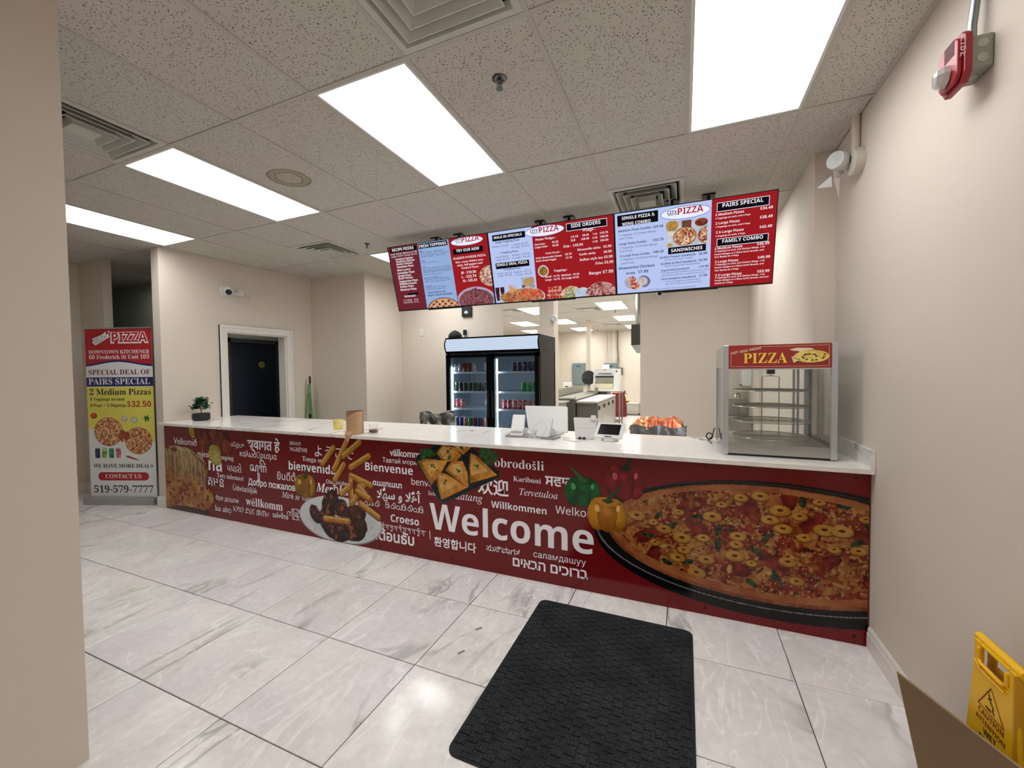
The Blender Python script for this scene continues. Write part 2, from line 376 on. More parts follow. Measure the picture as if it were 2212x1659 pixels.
# floors
fl = MB().box(-7.4, 2.95, -3.4, 4.75, -.12, -.006); floor = struct('floor', fl, GROUT)
kf = MB().box(-5.1, 2.8, 4.75, KY+.1, -.12, -.006); floor_k = struct('floor_kitchen', kf, GROUT)
me_tile = None
def slab_mesh(name, w, h, t, m_, bev=0.002):
    b = bev
    vs = [(-w/2+b, -h/2+b, t), (w/2-b, -h/2+b, t), (w/2-b, h/2-b, t), (-w/2+b, h/2-b, t), (-w/2, -h/2, t-b), (w/2, -h/2, t-b), (w/2, h/2, t-b), (-w/2, h/2, t-b), (-w/2, -h/2, 0), (w/2, -h/2, 0), (w/2, h/2, 0), (-w/2, h/2, 0)]
    fs = [(0, 1, 2, 3), (11, 10, 9, 8)]+[(i, 4+i, 4+(i+1) % 4, (i+1) % 4) for i in range(4)]+[(4+i, 8+i, 8+(i+1) % 4, 4+(i+1) % 4) for i in range(4)]
    me = bpy.data.meshes.new(name); me.from_pydata(vs, [], fs); me.materials.append(m_); me.update(); return me
tm = slab_mesh('floor_tile', G-.0048, G-.0048, .006, FLOOR)
cut = {}
def place_tile(i, j, parent, ylo, yhi):
    x0 = -2.5467+i*G; y0 = .7436-2*G+j*G; x1, y1 = x0+G, y0+G
    if not rect_in(x0, x1, y0, y1) or (y0+y1)/2 < ylo or (y0+y1)/2 >= yhi: return
    xe = min(x1, WX) if y0 < 4 else min(x1, 2.64)
    if xe-x0 < .05: return
    if xe < x1-1e-3:
        w = round(xe-x0-.003, 3)
        if w not in cut: cut[w] = slab_mesh('floor_tile', w, G-.003, .006, FLOOR)
        me = cut[w]; cx = (x0+xe)/2
    else: me = tm; cx = (x0+x1)/2
    o = bpy.data.objects.new('tile', me); COL.objects.link(o); o.parent = parent; o.location = (cx, (y0+y1)/2, -.006+random.uniform(0, .0006))
for i in range(-8, 9):
    for j in range(-5, 8): place_tile(i, j, floor, -3.3, 4.7)
for i in range(1, 9):
    for j in range(8, 22): place_tile(i, j, floor_k, 4.7, 14)
tmk = struct('floor_far', MB().box(-5.0, -1.95, 4.76, KY, -.006, 0), FLOOR)
# ceiling
ceil = struct('ceiling', MB().box(-7.4, 2.95, -3.4, KY+.1, ZC+.11, ZC+.2), mat('slab_paint', (90, 88, 84), .9))
LIGHTS = [(-6, 0), (-3, 0), (0, 0), (3, 0), (3, -2), (-3, 2), (0, 2), (3, 2), (-6, -1.0)]
LIGHTS = [(i, j) for i, j in LIGHTS if (i, j) != (-6, -1.0)]
KL = [(0, 4), (0, 6), (0, 8), (0, 10), (-3, 4), (-3, 6), (-3, 8), (-3, 10), (-5, 8), (-6, 6), (3, 4), (3, 6), (3, 8), (3, 10), (-6, 10), (-6, 4)]
VENTS = [(1, -.5), (-3, -.5), (-4, 1.5), (2, 1.5)]          # 2 by 2 ft cells, j in units of 1.2192 m
KV = [(-1, 6.5), (-4, 6.0), (-1, 9.5), (2, 6.5), (2, 8.5)]
taken = {(i, j*2+k) for i, j in LIGHTS+KL for k in (0, 1)} | {(i, int(round(j*2))) for i, j in VENTS+KV}
stain = None
cm = {2: slab_mesh('ceiling_tile', G-.012, 2*G-.012, .015, CT, .003), 1: slab_mesh('ceiling_tile', G-.012, G-.012, .015, CT, .003)}
cms = slab_mesh('ceiling_tile', G-.012, 2*G-.012, .015, CTS, .003); ccut = {}
def ctile(i, h0, n):
    x0 = i*G; y0 = h0*G; x1 = x0+G; y1 = y0+n*G
    if not rect_in(x0, x1, y0, y1): return
    xe = min(x1, WX)
    if xe-x0 < .05: return
    me = cms if (i == -2 and h0 == 0) else cm[n]
    if xe < x1-1e-3:
        kk = (round(xe-x0, 3), n)
        if kk not in ccut: ccut[kk] = slab_mesh('ceiling_tile', kk[0]-.012, n*G-.012, .015, CT, .003)
        me = ccut[kk]
    o = bpy.data.objects.new('ceiling_tile', me); COL.objects.link(o); o.parent = ceil
    o.location = ((x0+xe)/2, (y0+y1)/2, ZC+.004+.015); o.rotation_euler = (math.pi, 0, 0)
    if me is cms: o['label'] = 'ceiling tile with a round brown water stain'
for i in range(-12, 5):
    for j in range(-3, 12):
        a, b = (i, 2*j) in taken, (i, 2*j+1) in taken
        if a and b: continue
        if a: ctile(i, 2*j+1, 1)
        elif b: ctile(i, 2*j, 1)
        else: ctile(i, 2*j, 2)
# T-bar grid: main rails run to the back, cross tees between them
for i in range(-9, 6):
    x = min(i*G, WX-.012)
    if i == 5: x = WX-.011
    y0, y1 = -3.2, (KY if -5.0 < x < 2.7 else 1.2)
    if x < -3.7 and x > -5.0:
        obj('grid_rail', MB().box(x-.012, x+.012, -3.2, 2.2, ZC, ZC+.004), TBAR, ceil); y0 = 4.0
    elif -3.7 < x < -2.5:
        obj('grid_rail', MB().box(x-.012, x+.012, -3.2, 3.2, ZC, ZC+.004), TBAR, ceil); y0 = 4.0
    obj('grid_rail', MB().box(x-.012, x+.012, y0, y1, ZC, ZC+.004).box(x-.002, x+.002, y0, y1, ZC+.004, ZC+.03), TBAR, ceil)
for j in range(-2, 12):
    y = 2*j*G
    xs = (-7.2 if 1 < y < 2 else (-5.55 if y < 1.25 else (LX if y < 3.2 else (-2.5 if y < 4 else -5.0))))
    obj('cross_tee', MB().box(xs, WX if y < 4 else 2.64, y-.012, y+.012, ZC-.0008, ZC+.0038), TBAR, ceil)
for i, j in VENTS+KV:
    h = int(round(j*2)); y = (h+1)*G if h % 2 == 0 else h*G
    obj('cross_tee', MB().box(i*G, (i+1)*G, y-.012, y+.012, ZC-.0008, ZC+.0038), TBAR, ceil)
GLOW = lamp_mat('light_diffuser_glow', (251, 252, 251), PANEL_W)
GLOW_B = lamp_mat('back_row_diffuser_glow', (251, 252, 249), PANEL_W*1.55)
GLOW_K = lamp_mat('kitchen_diffuser_glow', (249, 253, 247), PANEL_W*1.6)
def room_light(i, j, label, grp):
    x0, y0 = i*G, j*2*G; t = thing('ceiling_light', label, 'ceiling light', (x0+G/2, y0+G, ZC+.02), grp)
    a, b = .012, .028
    fr = MB()
    for q in ((x0+a, x0+b, y0+a, y0+2*G-a), (x0+G-b, x0+G-a, y0+a, y0+2*G-a), (x0+b, x0+G-b, y0+a, y0+b), (x0+b, x0+G-b, y0+2*G-b, y0+2*G-a)): fr.box(q[0], q[1], q[2], q[3], ZC+.002, ZC+.022)
    obj('frame', fr, mat('light_frame_enamel', (214, 214, 208), .4), t)
    obj('diffuser', MB().box(x0+b, x0+G-b, y0+b, y0+2*G-b, ZC+.008, ZC+.014), GLOW if j < 2 or (i, j) == (3, 2) else (GLOW_B if j == 2 else GLOW_K), t)
LBL = {(-6, 0): 'rectangular ceiling light partly hidden by the foreground wall at far left', (-3, 0): 'rectangular ceiling light beside the tile with the water stain', (0, 0): 'rectangular ceiling light left of the sprinkler, in the middle of the front ceiling',
       (3, 0): 'large rectangular ceiling light nearest the right wall', (-3, 2): 'ceiling light just showing past the left end of the menu screens'}
for i, j in LIGHTS:
    room_light(i, j, LBL.get((i, j), 'rectangular ceiling light %s' % ({-2: 'behind the camera', 2: 'above and behind the menu screens', 0: ''}[j]) + {(-6): ' farthest left', -3: ' left of middle', 0: ' in the middle', 3: ' by the right wall'}[i]), 'front room ceiling lights')
for i, j in KL:
    room_light(i, j, 'kitchen ceiling light, row %s from the opening, %s' % ({4: 'first', 6: 'second', 8: 'third', 10: 'fourth'}[j], {0: 'in line with the prep table', -3: 'just left of the square column', -5: 'well left of the square column', -6: 'far left', 3: 'far right'}[i]), 'kitchen ceiling lights')
def vent(i, j, label, rings=4, step=.0):
    x, y = i*G+G/2, j*2*G+G/2; t = thing('ceiling_vent', label, 'vent', (x, y, ZC+.02), 'square ceiling diffusers')
    h = .292; m_ = VENT
    def fr(mb, a, za, b, zb):
        mb.add([(x-a, y-a, za), (x+a, y-a, za), (x+a, y+a, za), (x-a, y+a, za), (x-b, y-b, zb), (x+b, y-b, zb), (x+b, y+b, zb), (x-b, y+b, zb)], [(k, (k+1) % 4, 4+(k+1) % 4, 4+k) for k in range(4)])
    f = MB(); fr(f, h, ZC+.001, h-.03, ZC+.001); fr(f, h-.03, ZC+.001, h-.045, ZC+.03); obj('frame', f, m_, t)
    for k in range(rings-1):
        a = h-.062-k*.054; r = MB(); z = ZC-.004-step*k
        fr(r, a, z, a-.042, z+.05); fr(r, a, z, a+.006, z+.001); fr(r, a+.006, z+.001, a-.036, z+.052); obj('louver', r, m_, t)
    a = h-.062-(rings-1)*.054; obj('center_plate', MB().box(x-a, x+a, y-a, y+a, ZC-.006-step*3, ZC+.05), m_, t)
    obj('duct', MB().box(x-h+.02, x+h-.02, y-h+.02, y+h-.02, ZC+.085, ZC+.1), DARK, t)
    f = MB()
    for q in ((x-h+.015, x-h+.02, y-h, y+h), (x+h-.02, x+h-.015, y-h, y+h), (x-h, x+h, y-h+.015, y-h+.02), (x-h, x+h, y+h-.02, y+h-.015)): f.box(*q, ZC+.03, ZC+.1)
    obj('duct_wall', f, DARK, t)
vent(1, -.5, 'large louvered ceiling vent at the top edge above the sprinkler'); vent(-3, -.5, 'louvered ceiling vent beside the foreground wall at left')
vent(-4, 1.5, 'louvered ceiling vent over the left end of the counter'); vent(2, 1.5, 'ceiling vent with stepped white louvers above the right menu screen', 4, .012)
for (i, j), l in zip(KV, ('kitchen ceiling vent near the second row of kitchen lights', 'kitchen ceiling vent seen left of the square column', 'kitchen ceiling vent near the far kitchen wall', 'kitchen ceiling vent at the right edge of the opening', 'second kitchen ceiling vent at the right edge, deeper in')): vent(i, j, l, 3)
# walls
H0 = ZC+.11
struct('wall_right', MB().box(WX, 2.95, -3.2, 1.82, 0, H0), W)
struct('wall_right_alcove', MB().prism([(2.643, 1.82), (2.643, 3.75), (2.60, 3.75), (2.60, 4.75), (2.95, 4.75), (2.95, 1.82)], 0, H0), W)
struct('wall_back_right', MB().box(1.23, 2.60, 4.6, 4.75, 0, H0), W)
struct('wall_back', MB().box(-2.62, -.70, 3.95, 4.06, 0, H0).box(-2.62, -2.5, 3.24, 3.95, 0, H0).box(LX-.0, -2.5, 3.12, 3.24, 0, H0), W)
struct('wall_left', MS().box(LX-.14, LX, 1.19, 1.885, 0, H0).box(LX-.14, LX, 2.70, 3.12, 0, H0).box(LX-.14, LX, 1.885, 2.70, 2.11, H0), W)
struct('wall_foreground', MB().box(-.62, -.40, -3.2, -.805, 0, H0), W)
struct('wall_front', MB().box(-5.7, 2.95, -3.35, -3.2, 0, H0), W)
struct('wall_passage', MB().box(-5.7, -5.55, -3.2, 1.2, 0, H0).box(-5.7, -4.98, 1.2, 1.29, 0, H0), W)
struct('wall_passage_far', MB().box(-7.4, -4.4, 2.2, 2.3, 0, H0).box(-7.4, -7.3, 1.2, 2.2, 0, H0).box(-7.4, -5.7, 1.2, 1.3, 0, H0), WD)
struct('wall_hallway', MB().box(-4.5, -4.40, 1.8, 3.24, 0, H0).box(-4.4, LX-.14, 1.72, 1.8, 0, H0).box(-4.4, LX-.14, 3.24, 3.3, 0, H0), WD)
struct('wall_kitchen_far', MB().box(-5.1, 2.8, KY, KY+.1, 0, H0), W)
struct('wall_kitchen_left', MB().box(-5.1, -5.0, 4.06, KY, 0, H0).box(-5.0, -2.62, 4.0, 4.06, 0, H0).box(-2.75, -2.62, 11.5, KY, 0, H0), W)
struct('wall_kitchen_right', MB().box(2.64, 2.8, 4.75, KY, 0, H0), W)
# grooved trim boards on the kitchen wall
def baseb(name, p0, p1, n, h=.125, t=.016):
    """baseboard along p0-p1 with a stepped, bevelled top; n = direction into the room"""
    mb = MB(); prof = [(0, 0), (t, 0), (t, h*.72), (t*.75, h*.76), (t*.75, h*.90), (t*.35, h), (0, h)]
    vs = []; k = len(prof)
    for p in (p0, p1):
        for a, z in prof: vs.append((p[0]+n[0]*a, p[1]+n[1]*a, z))
    mb.add(vs, [(i, (i+1) % k, k+(i+1) % k, k+i) for i in range(k)]+[tuple(range(k)), tuple(range(2*k-1, k-1, -1))])
    return struct(name, mb, TRIM)
baseb('baseboard_right', (WX, -3.2), (WX, 1.175), (-1, 0))
baseb('baseboard_left', (LX-.14-.016, 1.19), (LX-.004, 1.19), (0, -1))
baseb('baseboard_passage', (-5.55, 1.2), (-4.98, 1.2), (0, -1)); baseb('baseboard_passage_side', (-5.55, -3.2), (-5.55, 1.18), (1, 0))
baseb('baseboard_back', (-2.5, 3.95), (-1.3, 3.95), (0, -1)); baseb('baseboard_kitchen', (-2.62, KY), (2.64, KY), (0, -1))
# doorway in the left wall with its casing and the dark blue door standing behind it
d1 = MS(); c0, c1, cz = 1.885, 2.70, 2.11
for a, b in ((.0, .022), (.014, .03)):
    w_ = .085 if a == 0 else .03; o_ = 0 if a == 0 else .055
    d1.box(LX, LX+b, c0-o_-w_+.0, c0-o_, 0, cz+o_+w_); d1.box(LX, LX+b, c1+o_, c1+o_+w_, 0, cz+o_+w_); d1.box(LX, LX+b, c0-o_, c1+o_, cz+o_, cz+o_+w_)
d1.box(LX-.14, LX, c0-.0, c0+.018, 0, cz); d1.box(LX-.14, LX, c1-.018, c1, 0, cz); d1.box(LX-.14, LX, c0, c1, cz-.018, cz)
fr1 = struct('door_1', d1, TRIM)
d2 = struct('door_2', MB().box(-4.40, -4.355, 2.35, 3.08, .01, 2.03), mat('navy_door_paint', (24, 32, 48), .45))
struct('trim_1', MB().box(-4.40, -4.33, 2.29, 2.35, 0, 2.09).box(-4.40, -4.33, 3.08, 3.14, 0, 2.09).box(-4.40, -4.33, 2.29, 3.14, 2.03, 2.09), mat('door_jamb_paint', (60, 62, 62), .6))
sg = thing('door_sign', 'small round yellow restroom sign on the dark blue door', 'sign', (-4.35, 2.84, 1.68))
obj('plate', MB().lathe([(.05, 0), (.05, .006)], (-4.355, 2.84, 1.70), 24, 'x'), mat('sign_yellow', (150, 140, 60), .5), sg)
sxf = XF((-4.348, 2.79, 1.65), (0, 1, 0), (0, 0, 1))
lettering('lettering', [('ALL GENDER', 'b', .012, .058, .076, 'k'), ('RESTROOM', 'b', .016, .035, .068, 'k')], sxf, sg, {'k': mat('ink_dark', (30, 34, 44), .5)}, d=.0008)
obj('lower_plate', MB().box(-4.355, -4.35, 2.80, 2.88, 1.60, 1.64), mat('sign_dark', (40, 46, 44), .5), sg)
# columns
struct('column_kitchen', MB().box(-.25, -.02, 4.42, 4.66, 0, H0), W)
struct('column_kitchen_slim', MB().box(-.83, -.71, 10.36, 10.48, 0, H0), W)
# sprinklers
def sprinkler(x, y, label, rec=False):
    t = thing('sprinkler_head', label, 'sprinkler', (x, y, ZC))
    if rec: obj('recess', MB().lathe([(.036, .0035), (.036, .001)], (x, y, ZC), 24), DARK, t)
    obj('escutcheon', MB().lathe([(.034, 0), (.032, -.004), (.018, -.006), (.016, -.002)], (x+.004, y, ZC+.001), 24), mat('dull_nickel', (120, 118, 114), .35, metal=.9), t, smooth=True)
    b = MB(); b.lathe([(.010, 0), (.011, -.012), (.007, -.02)], (x, y, ZC), 10)
    for s_ in (-1, 1): b.tube([(x+s_*.008, y, ZC-.018), (x+s_*.013, y, ZC-.03), (x+s_*.002, y, ZC-.045)], .0022, 6)
    b.lathe([(.004, -.02), (.004, -.046)], (x, y, ZC), 8)
    b.lathe([(.017, -.046), (.018, -.049)], (x, y, ZC), 16); obj('deflector', b, mat('dull_nickel'), t)
sprinkler(.958, .30, 'chrome sprinkler head in the ceiling tile right of the middle light', True)
sprinkler(-1.514, 2.09, 'small sprinkler head left of the menu screens')
sprinkler(.26, 8.7, 'kitchen sprinkler head nearest the opening'); sprinkler(-1.0, 13.0, 'kitchen sprinkler head near the far wall')
# ---- printed words: (text, style, left, baseline, width[, colour]) in metres on their board
PT=[
 ('Velkomið','r',-3.576,0.764,0.418),
 ('வேற்பு','r',-2.608,0.794,0.235),
 ('स्वागत हे','o',-2.323,0.790,0.477),
 ('HOAN','s-',-1.710,0.863,0.152),
 ('NGHÊNH','s-',-1.712,0.804,0.234),
 ('ようこそ','r',-1.381,0.780,0.470),
 ('kumping','s-',-2.820,0.645,0.275),
 ('mjeu','s-',-3.152,0.651,0.197),
 ('καλωσόρισμα','r',-2.442,0.702,0.548),
 ('na','b',-2.962,0.511,0.223),
 ('પધારો','r',-2.655,0.525,0.231),
 ('ꦱꦸꦒꦼꦁ','r',-2.29,0.560,0.24),
 ('Tonga soa','s-',-1.545,0.719,0.292),
 ('bienvenida','b',-1.730,0.621,0.601),
 ('Tere tulemast','s-',-2.825,0.445,0.430),
 ('ยินดีต้','r',-1.896,0.510,0.252),
 ('គមន៍','r',-2.976,0.344,0.261),
 ('Добро пожалов','o',-2.327,0.416,0.679),
 ('Üdvözöljük','r',-2.568,0.333,0.378),
 ('Mirë se vini','i',-1.841,0.335,0.400),
 ('бре дошли','r',-2.854,0.201,0.368),
 ('wëllkomm','s',-2.370,0.199,0.540),
 ('ku abọ','s-',-2.871,0.079,0.262),
 ('እንኳን ደህና መጡ።','r',-2.575,0.109,0.549),
 ('salvēte','r',-1.976,0.123,0.220),
 ('ကြိုဆို','r',-1.770,0.167,0.178),
 ('Olandiridwa','r',-1.247,0.532,0.281),
 ('Merħba','j',-1.375,0.443,0.398),
 ('välkommen','o',-0.508,0.843,0.391),
 ('Тавтай морил','r',-0.586,0.780,0.386),
 ('Bienvenue','b',-0.779,0.694,0.508),
 ('գալուստ','o',-0.698,0.570,0.311),
 ('benve','r',-0.287,0.613,0.205),
 ('\ufeff','ar',-0.655,0.465,0.465),
 ('Croeso','b',-0.510,0.272,0.292),
 ('Selam','i',-0.125,0.544,0.121),
 ('datang','i',0.136,0.538,0.241),
 ('obrodošli','s-',0.486,0.827,0.394),
 ('欢迎','o',0.336,0.617,0.264),
 ('Karibuni','s-',0.638,0.730,0.218),
 ('ਸਵਾਗ','o',0.887,0.724,0.230),
 ('Tervetuloa','i',0.686,0.631,0.295),
 ('Willkommen','b',0.452,0.508,0.445),
 ('Welkom','r',0.965,0.526,0.293),
 ('Welcome','b',-0.111,0.267,1.350),
 ('환영합니다','o',-0.072,0.134,0.388),
 ('ಸುಸ್ವಾಗತ','r',0.406,0.168,0.279),
 ('саламдашуу','r',0.793,0.180,0.391),
 ('םיאבה םיכורב','o',0.627,0.086,0.569),
 ('ติต้อนธับ','o',-0.726,0.095,0.456),
]
TV1=[
 ('RECIPE PIZZAS','b',0.057,0.628,0.279,'w'),
 ('Small: $10.99  Medium: $17.99','r',0.025,0.592,0.345,'w'),
 ('Large: $18.99  X-Large: $21.99','r',0.032,0.569,0.333,'w'),
 ('Tandoori Paneer','b',0.079,0.536,0.230,'w'),
 ('Tandoori Chicken','b',0.079,0.511,0.244,'w'),
 ('Butter Chicken','b',0.083,0.485,0.209,'w'),
 ('Hawaiian Pizza','b',0.081,0.456,0.217,'w'),
 ('Meat Lovers','b',0.078,0.424,0.175,'w'),
 ('Canadian Pizza','b',0.073,0.393,0.223,'w'),
 ('Greek Pizza','b',0.074,0.363,0.171,'w'),
 ('Shahi Paneer','b',0.072,0.337,0.194,'w'),
 ('Vegetarian Pizza','b',0.073,0.305,0.247,'w'),
 ('Mediterranean','b',0.077,0.278,0.222,'w'),
 ('Indian Pizza','b',0.076,0.249,0.179,'w'),
 ('Mexican Pizza','b',0.074,0.217,0.210,'w'),
 ('BEVERAGES','b',0.111,0.145,0.148,'w'),
 ('2 Ltr Bottle    $4.25','r',0.088,0.106,0.196,'w'),
 ('Canned Pop   $1.75','r',0.085,0.082,0.198,'w'),
 ('FRESH TOPPINGS','b',0.410,0.627,0.327,'w'),
 ('Base','b',0.404,0.588,0.040,'k'),
 ('Garlic & Butter,  BBQ Sauce','r',0.403,0.569,0.291,'k'),
 ('Spring Onions, Mushroom, Green Olives,','r',0.404,0.549,0.343,'k'),
 ('Alfredo, Tandoori, Creamy Garlic','r',0.404,0.530,0.307,'k'),
 ('Cheese','b',0.403,0.491,0.051,'k'),
 ('Mozzarella, Parmesan, Feta','r',0.403,0.471,0.192,'k'),
 ('Veggies','b',0.405,0.434,0.042,'k'),
 ('Red Onions, Mushrooms, Tomatoes,','r',0.405,0.414,0.347,'k'),
 ('Green Peppers, Pineapple, Black Olives,','r',0.406,0.394,0.355,'k'),
 ('Spinach, Jalapenos, Hot Peppers,','r',0.407,0.375,0.344,'k'),
 ('Broccoli, Sun Dried Tomatoes','r',0.406,0.350,0.229,'k'),
 ('Meat & Non Veg Options','b',0.406,0.319,0.182,'k'),
 ('Pepperoni, Ham, Bacon, Beef,','r',0.408,0.299,0.308,'k'),
 ('Butter Chicken, Italian Sausage, Salami','r',0.408,0.279,0.324,'k'),
 ('Extra Options','b',0.404,0.236,0.085,'k'),
 ('Regular Crust, Thin Crust,','r',0.405,0.220,0.256,'k'),
 ('Stuffed Crust, Cheese Dips','r',0.406,0.199,0.244,'k'),
 ('*Gluten free crust','b',0.412,0.163,0.230,'k'),
 ('Vegan Cheese Available','b',0.411,0.135,0.312,'k'),
 ('PIZZA','b',0.917,0.622,0.194,'p'),
 ('CITY','b',0.836,0.637,0.076,'k'),
 ('SOUTH','b',0.853,0.619,0.058,'k'),
 ('TRY OUR NEW','b',0.839,0.536,0.262,'w'),
 ('MAKHNI PANEER PIZZA','s',0.791,0.469,0.371,'w'),
 ('Rich, creamy Makhni sauce,','s',0.813,0.433,0.320,'w'),
 ('onion, bell peppers and','s',0.826,0.402,0.290,'w'),
 ('Tandoori Paneer','s',0.871,0.372,0.201,'w'),
 ('M - $19.50','b',0.862,0.323,0.170,'w'),
 ('L - $22.74','b',0.863,0.282,0.167,'w'),
 ('XL- $25.24','b',0.867,0.244,0.164,'w'),
]
TV2=[
 ('WALK IN SPECIALS','b',0.060,0.610,0.293,'w'),
 ('Single Topping Pizza','b',0.073,0.568,0.249,'k'),
 ('Medium: $10.25','r',0.037,0.532,0.169,'k'),
 ('Large: $12.25','r',0.261,0.530,0.146,'k'),
 ('X-Large : $13.75','r',0.236,0.506,0.179,'k'),
 ('2 Topping Pizza','b',0.114,0.470,0.181,'k'),
 ('Small: $8.99','r',0.061,0.434,0.132,'k'),
 ('Medium - $11.99','r',0.235,0.436,0.177,'k'),
 ('Large: $13.99','r',0.060,0.410,0.141,'k'),
 ('X-Large - $16.49','r',0.234,0.411,0.180,'k'),
 ('SINGLE DEAL PIZZA','b',0.058,0.358,0.326,'w'),
 ('4 Topping Pizza','b',0.126,0.315,0.178,'k'),
 ('Small - $12.99','r',0.061,0.281,0.150,'k'),
 ('Medium - $17.25','r',0.236,0.279,0.179,'k'),
 ('Large- $19.99','r',0.061,0.259,0.150,'k'),
 ('X-Large - $21.99','r',0.241,0.255,0.177,'k'),
 ('PIZZA','b',0.524,0.608,0.189,'p'),
 ('CITY','b',0.437,0.619,0.077,'k'),
 ('SOUTH','b',0.452,0.605,0.060,'k'),
 ('SIDE ORDERS','b',0.827,0.613,0.264,'w'),
 ('Wings :','s',0.926,0.569,0.118,'w'),
 ('Potato Wedges :','s',0.483,0.544,0.198,'w'),
 ('Med Order -','b',0.473,0.504,0.111,'w'),
 ('$5.25','b',0.641,0.506,0.060,'w'),
 ('Large Order -','b',0.470,0.479,0.137,'w'),
 ('$6.25','b',0.642,0.477,0.059,'w'),
 ('1/2 LB','b',0.818,0.530,0.068,'w'),
 ('$8.45','b',0.926,0.530,0.057,'w'),
 ('1 LB','b',1.017,0.530,0.039,'w'),
 ('$15.75','b',1.081,0.530,0.071,'w'),
 ('2LB','b',0.817,0.500,0.041,'w'),
 ('$26.50','b',0.914,0.500,0.070,'w'),
 ('3 LB','b',1.013,0.499,0.043,'w'),
 ('$38.50','b',1.082,0.500,0.070,'w'),
 ('4 LB','b',1.013,0.467,0.044,'w'),
 ('$50.50','b',1.082,0.469,0.070,'w'),
 ('Fish :  $10.84','s',0.745,0.454,0.182,'w'),
 ('Mozzarella sticks','s',0.871,0.413,0.210,'w'),
 ('$5.99','s',1.106,0.413,0.070,'w'),
 ('Garlic sticks','s',0.886,0.372,0.149,'w'),
 ('$8.99','s',1.107,0.369,0.069,'w'),
 ('Indian style tea $3.99','s',0.888,0.325,0.295,'w'),
 ('Fries $5.99','s',1.029,0.280,0.158,'w'),
 ('Garlic Breads :','s',0.570,0.417,0.146,'w'),
 ('Garlic Bread with Cheese','b',0.470,0.384,0.255,'w'),
 ('$5.75','b',0.757,0.388,0.061,'w'),
 ('Garlic Bread Veggie','b',0.470,0.358,0.201,'w'),
 ('$7.75','b',0.760,0.357,0.059,'w'),
 ('Toppings :','s',0.638,0.254,0.134,'w'),
 ('Small - $1.75,  Medium - $2.25','b',0.548,0.208,0.328,'w'),
 ('Large - $2.75,  Ex Large $3.25','b',0.545,0.180,0.326,'w'),
 ('Burger $7.99','s',0.965,0.198,0.218,'w'),
]
